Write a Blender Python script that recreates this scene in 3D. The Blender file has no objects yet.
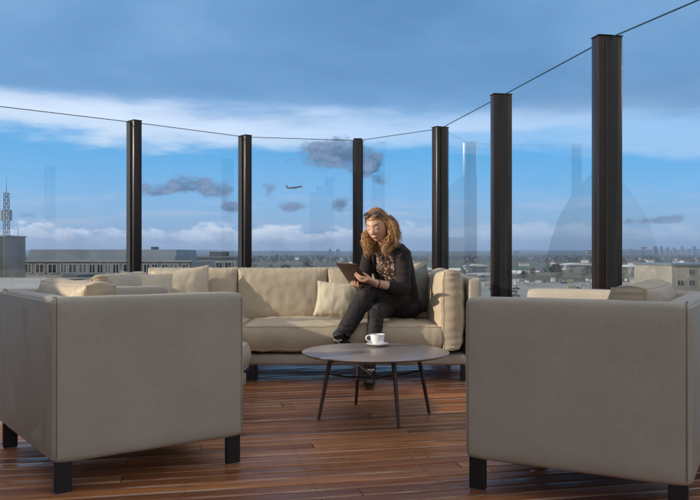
import bpy, bmesh, math, random
from mathutils import Vector, Matrix, noise
from math import radians as R, sin, cos, pi, tan

S = bpy.context.scene
COL = S.collection
random.seed(7)
PXF = 774.0          # focal length in photo pixels
CAMZ = 0.92

# ------------------------------------------------------------------ camera
cd = bpy.data.cameras.new('camera'); cam = bpy.data.objects.new('camera', cd); COL.objects.link(cam)
cam.location = (0, 0, CAMZ); cam.rotation_euler = (R(90), 0, 0)
cd.sensor_width = 36; cd.lens = 36*PXF/700; cd.shift_y = 4/700
cd.clip_start = 0.05; cd.clip_end = 40000
S.camera = cam
S.view_settings.view_transform = 'Standard'; S.view_settings.look = 'None'
S.view_settings.gamma = 1; S.view_settings.use_curve_mapping = False
S.view_settings.exposure = 0.3

# ------------------------------------------------------------------ sun + sky
SUN_EL = R(18); sd = Vector((-0.975, -0.22, 0)).normalized()
sun_dir = Vector((sd.x*cos(SUN_EL), sd.y*cos(SUN_EL), sin(SUN_EL)))
ld = bpy.data.lights.new('sun', 'SUN'); ld.energy = 4.0; ld.angle = R(0.9); ld.color = (1.0, 0.87, 0.69)
sun = bpy.data.objects.new('sun', ld); COL.objects.link(sun)
sun.rotation_euler = sun_dir.to_track_quat('Z', 'Y').to_euler(); sun.location = (-20, -5, 15)

W = bpy.data.worlds.new('World'); S.world = W; W.use_nodes = True
nt = W.node_tree; nt.nodes.clear()
STR = 0.10
class NB:
    """small helper that writes node trees as expressions"""
    def __init__(s, nt): s.nt = nt
    def n(s, t, **k):
        x = s.nt.nodes.new(t)
        for a, b in k.items(): setattr(x, a, b)
        return x
    def put(s, sock, v):
        if isinstance(v, bpy.types.NodeSocket): s.nt.links.new(v, sock)
        elif v is not None: sock.default_value = v
    def m(s, op, a, b=None, c=None, clamp=False):
        x = s.n('ShaderNodeMath', operation=op, use_clamp=clamp)
        s.put(x.inputs[0], a); s.put(x.inputs[1], b); s.put(x.inputs[2], c)
        return x.outputs[0]
    def step(s, v, lo, hi, smooth=True):
        x = s.n('ShaderNodeMapRange', interpolation_type='SMOOTHSTEP' if smooth else 'LINEAR')
        s.put(x.inputs[0], v); s.put(x.inputs[1], lo); s.put(x.inputs[2], hi)
        return x.outputs[0]
    def mix(s, f, a, b, mode='MIX'):
        x = s.n('ShaderNodeMix', data_type='RGBA', blend_type=mode)
        s.put(x.inputs[0], f)
        for i, v in ((6, a), (7, b)):
            s.put(x.inputs[i], v if isinstance(v, bpy.types.NodeSocket) else (v[0], v[1], v[2], 1))
        return x.outputs[2]
    def noise(s, vec, scale, detail=4, rough=.55, dist=0, dim='3D'):
        x = s.n('ShaderNodeTexNoise', noise_dimensions=dim)
        s.put(x.inputs['Vector'], vec); x.inputs['Scale'].default_value = scale
        x.inputs['Detail'].default_value = detail; x.inputs['Roughness'].default_value = rough
        x.inputs['Distortion'].default_value = dist
        return x.outputs['Fac']
    def comb(s, x, y, z):
        c = s.n('ShaderNodeCombineXYZ'); s.put(c.inputs[0], x); s.put(c.inputs[1], y); s.put(c.inputs[2], z)
        return c.outputs[0]
    def ramp(s, v, stops, interp='LINEAR'):
        x = s.n('ShaderNodeValToRGB'); s.put(x.inputs[0], v); cr = x.color_ramp; cr.interpolation = interp
        while len(cr.elements) < len(stops): cr.elements.new(0.5)
        for e, (p, c) in zip(cr.elements, stops):
            e.position = p; e.color = (c[0], c[1], c[2], 1) if not isinstance(c, (int, float)) else (c, c, c, 1)
        return x.outputs[0]
    def scale(s, v, k):
        x = s.n('ShaderNodeVectorMath', operation='MULTIPLY'); s.put(x.inputs[0], v); x.inputs[1].default_value = k
        return x.outputs[0]

b = NB(nt)
tc = b.n('ShaderNodeTexCoord'); vec = tc.outputs['Generated']
nrm = b.n('ShaderNodeVectorMath', operation='NORMALIZE'); b.put(nrm.inputs[0], vec)
sep = b.n('ShaderNodeSeparateXYZ'); b.put(sep.inputs[0], nrm.outputs[0])
X, Y, Z = sep.outputs
el = b.m('MULTIPLY', b.m('ARCSINE', Z), 57.2958)       # degrees
az = b.m('MULTIPLY', b.m('ARCTAN2', X, Y), 57.2958)
sky = b.n('ShaderNodeTexSky', sky_type='NISHITA'); sky.sun_disc = False
sky.sun_elevation = SUN_EL; sky.sun_rotation = math.atan2(sun_dir.x, sun_dir.y)
sky.altitude = 30; sky.air_density = 1.0; sky.dust_density = 0.6; sky.ozone_density = 2.0
K = 1/STR
def k(c): return tuple(v*K for v in c)
# clear sky between the clouds: the physical sky, deepened like the photograph's polarised blue
clear = b.ramp(b.m('DIVIDE', el, 30), [(0, k((.26,.40,.62))), (.08, k((.24,.44,.70))), (.15, k((.15,.43,.78))),
                                     (.25, k((.055,.37,.76))), (.36, k((.07,.36,.74))), (1, k((.06,.18,.42)))])
c0 = b.mix(.12, clear, sky.outputs[0])
# horizon cumulus bank
cv = b.comb(b.m('MULTIPLY', X, 1.0), b.m('MULTIPLY', Y, 1.0), b.m('MULTIPLY', Z, 2.2))
n1 = b.noise(cv, 14, 6, .6)
n2 = b.noise(cv, 38, 5, .62, .3)
top = b.m('ADD', b.m('MULTIPLY', n1, 3.2), b.m('ADD', b.m('MULTIPLY', n2, 1.6), -0.45))
bank = b.step(b.m('SUBTRACT', top, el), -.15, .35)
leftness = b.step(az, 7, -2)
bankcol = b.mix(b.step(b.m('ADD', b.m('MULTIPLY', n2, .8), b.m('MULTIPLY', b.m('SUBTRACT', el, 1.0), .18)), .22, .66),
                k((.36,.44,.62)), k((.82,.86,.95)))
bankcol = b.mix(b.step(el, 1.2, 0.0), bankcol, k((.42,.49,.64)))
c1 = b.mix(b.m('MULTIPLY', bank, b.m('ADD', b.m('MULTIPLY', leftness, .62), .30)), c0, bankcol)
# thin streak bank on the right, above the horizon
sv = b.comb(X, Y, b.m('MULTIPLY', Z, 9.0))
n3 = b.noise(sv, 9, 5, .55)
stk = b.m('MULTIPLY', b.step(n3, .48, .66), b.m('MULTIPLY', b.step(el, 1.0, 2.4), b.step(el, 5.2, 3.0)))
c1 = b.mix(b.m('MULTIPLY', stk, .42), c1, k((.48,.53,.68)))
# white band under the high deck
n4 = b.noise(b.comb(X, Y, b.m('MULTIPLY', Z, 5)), 3.6, 7, .6)
bandc = b.m('ADD', el, b.m('MULTIPLY', b.m('SUBTRACT', n4, .5), 5.0))
tilt = b.m('MULTIPLY', az, .03)
bandc = b.m('ADD', bandc, tilt)
band = b.m('MULTIPLY', b.step(bandc, 7.2, 8.3), b.step(bandc, 11.6, 9.4))
c2 = b.mix(b.m('MULTIPLY', band, b.m('ADD', .45, b.m('MULTIPLY', b.step(az, 16, -18), .5))), c1, k((.62,.72,.88)))
# high slate deck
dk = b.step(bandc, 8.8, 11.2)
n5 = b.noise(b.comb(X, Y, b.m('MULTIPLY', Z, 3.2)), 2.8, 5, .5, .15)
deckc = b.ramp(n5, [(.30, k((.095,.220,.425))), (.5, k((.135,.285,.510))), (.72, k((.215,.380,.620)))])
c3 = b.mix(b.m('MULTIPLY', dk, .93), c2, deckc)
# small dark cumulus scraps: (px, py, half width px, half height px, strength)
n6 = b.noise(b.comb(X, Y, b.m('MULTIPLY', Z, 1.5)), 46, 6, .62)
n7 = b.noise(b.comb(X, Y, b.m('MULTIPLY', Z, 1.5)), 24, 5, .6)
acc = None
for px, py, hw, hh, st in [(188,189,46,11,1.0),(160,193,18,5,.8),(229,208,11,7,.75),(293,208,20,9,1.0),(340,158,43,20,1.6),(366,166,20,19,1.3),
                           (343,206,12,8,.75),(270,192,8,10,.45),(378,180,10,15,.85),(24,216,9,5,.5),(655,221,52,6,.75)]:
    a0 = math.degrees(math.atan((px-350)/PXF)); e0 = math.degrees(math.atan((254-py)/math.hypot(PXF, px-350)))
    wa = math.degrees(hw/PXF); wh = math.degrees(hh/PXF)
    da = b.m('DIVIDE', b.m('SUBTRACT', az, a0), wa); de = b.m('DIVIDE', b.m('SUBTRACT', el, e0), wh)
    # flat undersides: squeeze the lower half
    de = b.m('MAXIMUM', de, b.m('MULTIPLY', de, -1.5))
    d = b.m('SQRT', b.m('ADD', b.m('MULTIPLY', da, da), b.m('MULTIPLY', de, de)))
    bl = b.m('MULTIPLY', b.m('SUBTRACT', 1.15, d, clamp=False), st)
    acc = bl if acc is None else b.m('MAXIMUM', acc, bl)
nn = b.m('ADD', b.m('MULTIPLY', n6, 2.6), b.m('MULTIPLY', n7, 2.6))
blob = b.step(b.m('ADD', acc, b.m('SUBTRACT', nn, 2.72)), -.02, .72)
blobcol = b.mix(b.step(n6, .38, .64), k((.055,.10,.19)), k((.17,.24,.38)))
c4 = b.mix(b.m('MULTIPLY', blob, .88), c3, blobcol)
# below the horizon
# overhead and behind the camera the unseen deck is made paler and warmer, for fill
fill_veil = b.m('MAXIMUM', b.step(el, 22, 50), b.m('MULTIPLY', b.step(Y, .15, -.45), b.step(el, -2, 6)))
c4 = b.mix(b.m('MULTIPLY', fill_veil, .85), c4, b.mix(b.step(n5, .35, .65), k((.50,.50,.50)), k((.74,.70,.65))))
c5 = b.mix(b.step(el, 0, -1.5), c4, k((.10,.13,.17)))
bg = b.n('ShaderNodeBackground'); b.put(bg.inputs[0], c5); bg.inputs[1].default_value = STR
wo = b.n('ShaderNodeOutputWorld'); nt.links.new(bg.outputs[0], wo.inputs[0])

# ------------------------------------------------------------------ helpers
def tag(o, label=None, cat=None, group=None, kind=None):
    if label: o['label'] = label
    if cat: o['category'] = cat
    if group: o['group'] = group
    if kind: o['kind'] = kind
    return o
def empty(name, loc=(0,0,0), rz=0, **kw):
    o = bpy.data.objects.new(name, None); COL.objects.link(o); o.location = loc; o.rotation_euler = (0,0,rz)
    o.empty_display_size = .1
    return tag(o, **kw)
def link(name, me, m, parent=None, smooth=False, autos=None):
    o = bpy.data.objects.new(name, me); COL.objects.link(o)
    for mm in (m if isinstance(m, (list, tuple)) else [m]): me.materials.append(mm)
    if parent: o.parent = parent
    if smooth:
        for p in me.polygons: p.use_smooth = True
        if autos is not None: me.set_sharp_from_angle(angle=R(autos))
    return o
class MB:
    def __init__(s): s.v = []; s.f = []; s.mi = []
    def add(s, vs, fs, M=None, mi=0):
        o = len(s.v)
        for p in vs:
            p = Vector(p)
            s.v.append(M @ p if M is not None else p)
        for f in fs: s.f.append(tuple(i+o for i in f)); s.mi.append(mi)
        return s
    def box(s, x0, x1, y0, y1, z0, z1, M=None, mi=0):
        return s.add([(x0,y0,z0),(x1,y0,z0),(x1,y1,z0),(x0,y1,z0),(x0,y0,z1),(x1,y0,z1),(x1,y1,z1),(x0,y1,z1)],
                     [(0,3,2,1),(4,5,6,7),(0,1,5,4),(1,2,6,5),(2,3,7,6),(3,0,4,7)], M, mi)
    def rbox(s, x0, x1, y0, y1, z0, z1, r, seg=3, M=None, mi=0):
        bm = bmesh.new(); bmesh.ops.create_cube(bm, size=1)
        for v in bm.verts:
            v.co = Vector(((x0+x1)/2+v.co.x*(x1-x0), (y0+y1)/2+v.co.y*(y1-y0), (z0+z1)/2+v.co.z*(z1-z0)))
        bmesh.ops.bevel(bm, geom=bm.edges[:], offset=r, segments=seg, affect='EDGES', profile=.5)
        bm.verts.index_update()
        s.add([v.co.copy() for v in bm.verts], [[v.index for v in f.verts] for f in bm.faces], M, mi); bm.free()
        return s
    def tube(s, pts, rad, n=10, asp=None, up=None, cap=True, M=None, mi=0, capk=.7):
        """tube along pts; rad = list of radii or (a,b) pairs; up = preferred second axis"""
        pts = [Vector(p) for p in pts]; m = len(pts)
        if not isinstance(rad, (list, tuple)): rad = [rad]*m
        rad = [(r, r) if not isinstance(r, (list, tuple)) else r for r in rad]
        vs = []; fs = []
        prev = None; rings = []
        tans = []
        for i in range(m):
            t = (pts[min(i+1, m-1)]-pts[max(i-1, 0)]); tans.append(t.normalized() if t.length > 1e-9 else Vector((0,0,1)))
        if up is not None: a = Vector(up)
        else: a = Vector((0,0,1)) if abs(tans[0].z) < .9 else Vector((0,1,0))
        cur = a
        def ring(c, t, r, k=1.0):
            nonlocal cur
            base = cur if up is None else Vector(up)
            u = (base - t*base.dot(t))
            if u.length < 1e-5: u = t.orthogonal()
            u.normalize(); w = t.cross(u).normalized(); cur = u
            rings.append([c + w*(cos(2*pi*j/n)*r[0]*k) + u*(sin(2*pi*j/n)*r[1]*k) for j in range(n)])
        if cap:
            rr = min(rad[0])
            ring(pts[0]-tans[0]*rr*capk, tans[0], rad[0], .35); ring(pts[0]-tans[0]*rr*capk*.6, tans[0], rad[0], .78)
        for i in range(m): ring(pts[i], tans[i], rad[i])
        if cap:
            rr = min(rad[-1])
            ring(pts[-1]+tans[-1]*rr*capk*.6, tans[-1], rad[-1], .78); ring(pts[-1]+tans[-1]*rr*capk, tans[-1], rad[-1], .35)
        for r in rings: vs += r
        for i in range(len(rings)-1):
            for j in range(n):
                j2 = (j+1) % n
                fs.append((i*n+j, i*n+j2, (i+1)*n+j2, (i+1)*n+j))
        fs.append(tuple(range(n-1, -1, -1))); fs.append(tuple((len(rings)-1)*n+j for j in range(n)))
        return s.add(vs, fs, M, mi)
    def lathe(s, prof, n=32, M=None, mi=0, c=(0,0,0)):
        vs = []; fs = []
        for (r, z) in prof:
            for j in range(n): vs.append((c[0]+r*cos(2*pi*j/n), c[1]+r*sin(2*pi*j/n), c[2]+z))
        for i in range(len(prof)-1):
            for j in range(n):
                j2 = (j+1) % n; fs.append((i*n+j, i*n+j2, (i+1)*n+j2, (i+1)*n+j))
        return s.add(vs, fs, M, mi)
    def sphere(s, c, r, nu=16, nv=12, fn=None, M=None, mi=0):
        vs = []; fs = []
        for i in range(nv+1):
            th = pi*i/nv
            for j in range(nu):
                ph = 2*pi*j/nu
                d = Vector((sin(th)*cos(ph), sin(th)*sin(ph), cos(th)))
                p = fn(d) if fn else Vector((d.x*r[0], d.y*r[1], d.z*r[2]))
                vs.append(Vector(c)+p)
        for i in range(nv):
            for j in range(nu):
                j2 = (j+1) % nu
                fs.append((i*nu+j, (i+1)*nu+j, (i+1)*nu+j2, i*nu+j2))
        return s.add(vs, fs, M, mi)
    def mesh(s, name):
        me = bpy.data.meshes.new(name); me.from_pydata([tuple(v) for v in s.v], [], s.f)
        if any(s.mi): me.polygons.foreach_set('material_index', s.mi)
        me.validate(); me.update()
        bm = bmesh.new(); bm.from_mesh(me); bmesh.ops.recalc_face_normals(bm, faces=bm.faces[:]); bm.to_mesh(me); bm.free()
        return me
    def build(s, name, m, parent=None, smooth=False, autos=35, loc=None, rz=None):
        o = link(name, s.mesh(name), m, parent, smooth, autos)
        if loc is not None: o.location = loc
        if rz is not None: o.rotation_euler = (0,0,rz)
        return o
def copy_tree(o, parent=None):
    c = o.copy(); COL.objects.link(c); c.parent = parent
    for ch in list(CH.get(o.name, [])) or [x for x in o.children]:
        copy_tree(ch, c)
    return c
CH = {}
def interp(keys, vals, t):
    for i in range(len(keys)-1):
        if t <= keys[i+1]:
            a = (t-keys[i])/(keys[i+1]-keys[i]); return vals[i]*(1-a)+vals[i+1]*a
    return vals[-1]
def spline(pts, n):
    """Catmull-Rom through pts"""
    P = [Vector(p) for p in pts]; P = [P[0]*2-P[1]] + P + [P[-1]*2-P[-2]]; out = []
    seg = len(P)-3
    for i in range(n):
        t = i/(n-1)*seg; k_ = min(int(t), seg-1); u = t-k_
        a, b_, c, d = P[k_:k_+4]
        out.append(.5*((2*b_) + (c-a)*u + (2*a-5*b_+4*c-d)*u*u + (3*b_-a-3*c+d)*u**3))
    return out
def fbm(p, o=3): return noise.fractal(Vector(p), .6, 2.0, o)

# ------------------------------------------------------------------ materials
MATS = {}
def mat(name, col, rough=.6, metal=0, var=0, vscale=5, bump=0, bscale=40, col2=None, coord='Object', stretch=(1,1,1), spec=None, coat=0, sheen=0, bump2=0, b2scale=6, rvar=0):
    if name in MATS: return MATS[name]
    m = bpy.data.materials.new(name); m.use_nodes = True; t = m.node_tree; q = NB(t)
    p = t.nodes['Principled BSDF']
    p.inputs['Roughness'].default_value = rough; p.inputs['Metallic'].default_value = metal
    if spec is not None: p.inputs['Specular IOR Level'].default_value = spec
    if coat: p.inputs['Coat Weight'].default_value = coat
    if sheen: p.inputs['Sheen Weight'].default_value = sheen
    p.inputs['Base Color'].default_value = (*col, 1)
    tcn = q.n('ShaderNodeTexCoord'); v = q.scale(tcn.outputs[coord], stretch)
    if col2 or var:
        c2 = col2 or tuple(c*(1-var) for c in col)
        f = q.step(q.noise(v, vscale, 5, .6), .35, .65)
        q.put(p.inputs['Base Color'], q.mix(f, col, c2))
    if rvar:
        q.put(p.inputs['Roughness'], q.m('ADD', rough-rvar/2, q.m('MULTIPLY', q.noise(v, vscale*1.7, 4), rvar)))
    h = None
    if bump: h = q.m('MULTIPLY', q.noise(v, bscale, 3), bump)
    if bump2:
        h2 = q.m('MULTIPLY', q.noise(v, b2scale, 3), bump2); h = q.m('ADD', h, h2) if h is not None else h2
    if h is not None:
        bn = q.n('ShaderNodeBump'); bn.inputs['Strength'].default_value = 1; bn.inputs['Distance'].default_value = 1
        q.put(bn.inputs['Height'], h); q.put(p.inputs['Normal'], bn.outputs[0])
    MATS[name] = m
    return m
M_shell = mat('taupe_outdoor_leather', (.43,.385,.325), .58, var=.10, vscale=3, bump=.0006, bscale=260, bump2=.007, b2scale=3.2, spec=.45)
def weave(m):
    t = m.node_tree; q = NB(t); p = t.nodes['Principled BSDF']; src = p.inputs['Base Color'].links[0].from_socket
    v = q.n('ShaderNodeTexCoord').outputs['Object']
    a = q.noise(q.scale(v, (260,260,36)), 1, 2); c = q.noise(q.scale(v, (36,36,260)), 1, 2); d = q.noise(v, 1.6, 5, .7)
    f = q.m('ADD', q.m('MULTIPLY', q.m('ADD', a, c), .15), q.m('ADD', q.m('MULTIPLY', d, .20), .70))
    g = q.comb(f, f, f); mx = q.n('ShaderNodeMix', data_type='RGBA', blend_type='MULTIPLY'); mx.inputs[0].default_value = 1
    q.put(mx.inputs[6], src); q.put(mx.inputs[7], g); q.put(p.inputs['Base Color'], mx.outputs[2])
weave(M_shell)
M_cush = mat('beige_cushion_leather', (.50,.415,.305), .5, var=.10, vscale=4, bump=.0005, bscale=240, bump2=.0018, b2scale=9, spec=.4)
M_pil = mat('pale_beige_pillow', (.56,.475,.355), .6, var=.08, vscale=5, bump=.0005, bscale=240, bump2=.003, b2scale=8)
M_gpil = mat('grey_green_pillow', (.15,.155,.135), .6, var=.1, vscale=5, bump=.0005, bscale=240, bump2=.003, b2scale=8)
M_seam = mat('seam_thread', (.20,.175,.15), .7)
M_leg = mat('dark_powdercoated_leg', (.012,.012,.015), .4, rvar=.1, vscale=20)
M_glide = mat('steel_glide', (.6,.6,.6), .3, metal=1)
M_post = mat('bronze_anodised_post', (.034,.026,.025), .3, metal=.5, var=.2, vscale=3, rvar=.18, stretch=(6,6,.6))
M_postd = mat('black_glazing_channel', (.010,.010,.012), .5)
M_edge = mat('glass_edge', (.01,.035,.04), .15)
M_tab = mat('mauve_ceramic_top', (.215,.18,.17), .30, rvar=.16, var=.12, vscale=8, bump=.0001, bscale=300)
M_tleg = mat('bronze_table_leg', (.065,.048,.038), .38, metal=.4)
M_cup = mat('white_porcelain', (.82,.82,.83), .12, coat=.3)
M_coffee = mat('black_coffee', (.03,.012,.005), .1)
M_conc = mat('concrete', (.30,.29,.28), .85, var=.25, vscale=.3, bump=.01, bscale=3)

def glass_mat():
    m = bpy.data.materials.new('balustrade_glass'); m.use_nodes = True; t = m.node_tree; q = NB(t); t.nodes.clear()
    tr = q.n('ShaderNodeBsdfTransparent'); tr.inputs[0].default_value = (.90,.945,.962,1)
    gl = q.n('ShaderNodeBsdfGlossy'); gl.inputs['Roughness'].default_value = .0; gl.inputs[0].default_value = (1,1,1,1)
    df = q.n('ShaderNodeBsdfDiffuse'); df.inputs[0].default_value = (.55,.6,.62,1)
    lw = q.n('ShaderNodeFresnel'); lw.inputs['IOR'].default_value = 1.45
    mx = q.n('ShaderNodeMixShader'); q.put(mx.inputs[0], q.m('MULTIPLY', lw.outputs[0], 1.9, clamp=True)); t.links.new(tr.outputs[0], mx.inputs[1]); t.links.new(gl.outputs[0], mx.inputs[2])
    # a film of dust and dried drops
    tcn = q.n('ShaderNodeTexCoord'); v = q.scale(tcn.outputs['Object'], (1,1,.35))
    dust = q.m('ADD', .006, q.m('MULTIPLY', q.step(q.noise(v, 3.0, 6, .7), .45, .8), .03))
    m2 = q.n('ShaderNodeMixShader'); q.put(m2.inputs[0], dust); t.links.new(mx.outputs[0], m2.inputs[1]); t.links.new(df.outputs[0], m2.inputs[2])
    o = q.n('ShaderNodeOutputMaterial'); t.links.new(m2.outputs[0], o.inputs[0])
    return m
M_glass = glass_mat()

# ------------------------------------------------------------------ terrace
POSTS = [(-6.3,-2.0),(-6.2,-.2),(-6.0,1.6),(-5.55,3.2),(-4.75,4.75),(-3.20,6.75),(-2.14,7.67),(-1.17,8.62),(.09,8.9),(.94,8.05),(1.25,6.4),(1.56,4.7),(2.07,3.08),(2.62,1.4),(3.0,-.3),(3.2,-2.0)]
GT = 2.22
poly = [Vector((x, y)) for x, y in POSTS]
cen = Vector((-1, 3.2))
# outline slightly outside the glass line, closed at the back behind the camera
out = [p + (p-cen).normalized()*.16 for p in poly] + [Vector((3.4,-7)), Vector((-6.6,-7))]
out = out[::-1]   # ccw
def area(P): return sum(P[i].x*P[(i+1)%len(P)].y-P[(i+1)%len(P)].x*P[i].y for i in range(len(P)))/2
if area(out) < 0: out = out[::-1]
TH = R(12); dv = Vector((cos(TH), sin(TH))); nv = Vector((-sin(TH), cos(TH)))
def clipline(q):
    """interval of the outline (not convex: take min and max crossings) along the board line through nv*q"""
    ts = []
    for i in range(len(out)):
        a, c = out[i], out[(i+1) % len(out)]
        da, dc = a.dot(nv)-q, c.dot(nv)-q
        if da*dc < 0:
            t = da/(da-dc); ts.append((a+(c-a)*t).dot(dv))
    return (min(ts), max(ts)) if len(ts) >= 2 else None
BW = .094; mb = MB()
rng = random.Random(3)
q0 = min(p.dot(nv) for p in out); q1 = max(p.dot(nv) for p in out)
nb_ = int((q1-q0)/BW)
MI = 0
for i in range(nb_+1):
    q = q0+(i+.5)*BW
    r = clipline(q)
    if not r: continue
    a, e = r; t = a - rng.uniform(0, 3)
    while t < e:
        L = rng.uniform(2.2, 4.2); s0 = max(t, a); s1 = min(t+L-.004, e); t += L
        if s1-s0 < .1: continue
        hw = BW/2-.0036; tl = rng.gauss(0, .011); lift = rng.uniform(-.0007, .0007); cup = rng.uniform(-.0007, .0010); bv = .0035
        cs = [(-hw, -.025), (-hw, -bv), (-hw+bv*.4, -bv*.3), (-hw+bv*1.3, 0), (-hw*.4, cup), (hw*.4, cup), (hw-bv*1.3, 0), (hw-bv*.4, -bv*.3), (hw, -bv), (hw, -.025)]
        n = len(cs); segs = max(2, int((s1-s0)/.5)); vs = []
        ph = rng.uniform(0, 6)
        for j in range(segs+1):
            u = s0+(s1-s0)*j/segs
            tw = tl+.006*sin(ph+u*1.7)
            for (w, z) in cs:
                P = dv*u+nv*(q+w); vs.append((P.x, P.y, z+lift+w*tw))
        fs = []
        for j in range(segs):
            for c in range(n-1):
                fs.append((j*n+c, (j+1)*n+c, (j+1)*n+c+1, j*n+c+1))
        fs.append(tuple(range(n))); fs.append(tuple(segs*n+c for c in range(n-1, -1, -1)))
        mb.add(vs, fs)
        sj = math.ceil(s0/.5)*.5
        while sj < s1-.03:
            for w in (-.027, .027):
                P = dv*sj+nv*(q+w)
                if -2.6 < P.x < 2.6 and 1.8 < P.y < 7: mb.add([(P.x+.0038*cos(k_*pi/3), P.y+.0038*sin(k_*pi/3), .0016+lift+w*tl) for k_ in range(6)], [tuple(range(6))], mi=1)
            sj += .5
def deck_mat():
    m = bpy.data.materials.new('wet_hardwood_deck'); m.use_nodes = True; t = m.node_tree; q = NB(t); p = t.nodes['Principled BSDF']
    g = q.n('ShaderNodeNewGeometry')
    rp = g.outputs['Random Per Island']
    tcn = q.n('ShaderNodeTexCoord'); mp = q.n('ShaderNodeMapping'); mp.inputs['Rotation'].default_value = (0,0,-TH)
    q.put(mp.inputs[0], tcn.outputs['Object'])
    sp = q.n('ShaderNodeSeparateXYZ'); q.put(sp.inputs[0], mp.outputs[0])
    off = q.m('MULTIPLY', rp, 57)
    gv = q.comb(q.m('MULTIPLY', sp.outputs[0], 1.3), q.m('MULTIPLY', sp.outputs[1], 34), off)
    grain = q.noise(gv, 1.6, 6, .65, .8)
    fine = q.noise(q.comb(q.m('MULTIPLY', sp.outputs[0], 5), q.m('MULTIPLY', sp.outputs[1], 240), off), 1.5, 3, .6)
    base = q.ramp(rp, [(0,(.20,.064,.024)),(.3,(.38,.130,.042)),(.55,(.53,.205,.066)),(.8,(.30,.094,.034)),(1,(.60,.28,.115))])
    c = q.mix(q.step(grain, .35, .7), base, q.mix(.75, base, (.045,.016,.008)))
    c = q.mix(q.m('MULTIPLY', q.step(fine, .45, .8), .35), c, (.32,.15,.07))
    knots = q.n('ShaderNodeTexVoronoi'); q.put(knots.inputs['Vector'], q.comb(q.m('MULTIPLY', sp.outputs[0], 1.1), q.m('MULTIPLY', sp.outputs[1], 6), off)); knots.inputs['Scale'].default_value = 1.2
    c = q.mix(q.step(knots.outputs['Distance'], .085, .03), c, (.014,.006,.004))
    # pale board edges: worn varnish with the wet sky sheen painted in
    fr = q.m('FRACT', q.m('DIVIDE', q.m('ADD', sp.outputs[1], -q0), BW))
    edge = q.m('ABSOLUTE', q.m('SUBTRACT', fr, .5))
    patch = q.noise(q.comb(q.m('MULTIPLY', sp.outputs[0], 1.6), q.m('MULTIPLY', sp.outputs[1], 5), off), 1.0, 4, .6)
    wear_sheen = q.m('MULTIPLY', q.step(edge, .36, .46), q.step(patch, .42, .62))
    c = q.mix(q.m('MULTIPLY', wear_sheen, .88), c, (.50,.38,.30))
    q.put(p.inputs['Base Color'], c)
    wet = q.step(q.noise(q.comb(q.m('MULTIPLY', sp.outputs[0], .9), q.m('MULTIPLY', sp.outputs[1], 2.2), q.m('MULTIPLY', rp, 1.4)), 1.1, 5, .62), .42, .60)
    rough = q.m('ADD', q.m('MULTIPLY', q.m('SUBTRACT', 1, wet), .30), q.m('ADD', .16, q.m('MULTIPLY', grain, .16)))
    q.put(p.inputs['Roughness'], rough)
    p.inputs['Specular IOR Level'].default_value = .5
    bn = q.n('ShaderNodeBump'); bn.inputs['Strength'].default_value = 1; bn.inputs['Distance'].default_value = 1
    h = q.m('ADD', q.m('MULTIPLY', grain, .0007), q.m('MULTIPLY', fine, .00018))
    q.put(bn.inputs['Height'], h); q.put(p.inputs['Normal'], bn.outputs[0])
    return m
M_deck = deck_mat()
mb.build('terrace_deck', [M_deck, mat('screw_head_steel', (.10,.095,.09), .4, metal=.8)], smooth=True, autos=50)['kind'] = 'structure'
def prism(P, z0, z1):
    m_ = MB(); n = len(P)
    m_.add([(p.x, p.y, z0) for p in P]+[(p.x, p.y, z1) for p in P],
           [tuple(range(n-1,-1,-1)), tuple(range(n, 2*n))]+[(i, (i+1)%n, (i+1)%n+n, i+n) for i in range(n)])
    return m_
slab = [p+(p-cen).normalized()*.25 for p in out]
prism(slab, -20.0, -.055).build('terrace_building', M_conc).__setitem__('kind', 'structure')

# ------------------------------------------------------------------ glass screens and posts
tang = []
for i, p in enumerate(poly):
    a = poly[max(i-1,0)]; c = poly[min(i+1,len(poly)-1)]
    tang.append(((p-a).normalized()*(1 if i else 0)+(c-p).normalized()*(1 if i < len(poly)-1 else 0)).normalized())
tang[7] = Vector((.80,.60)); tang[8] = Vector((1,0)); tang[9] = Vector((.50,-.866)); tang[10] = Vector((.17,-.985)); tang[11]=Vector((.2,-.98))
PWid, PDep = .158, .088
post0 = None
post_labels = ['far left', 'first', 'second', 'third', 'fourth', 'fifth', 'sixth', 'seventh']
plabel = {6: 'bronze glazing post at the left, rising beside the long low office building',
          7: 'bronze glazing post rising behind the left back cushions of the corner sofa',
          8: 'slim bronze glazing post directly behind the seated woman\'s shoulder',
          9: 'bronze glazing post rising behind the upright arm cushion at the sofa\'s right end',
          10: 'dark glazing post rising just behind the left edge of the right armchair',
          11: 'tallest and widest dark glazing post, rising behind the right armchair\'s back cushion'}
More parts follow.
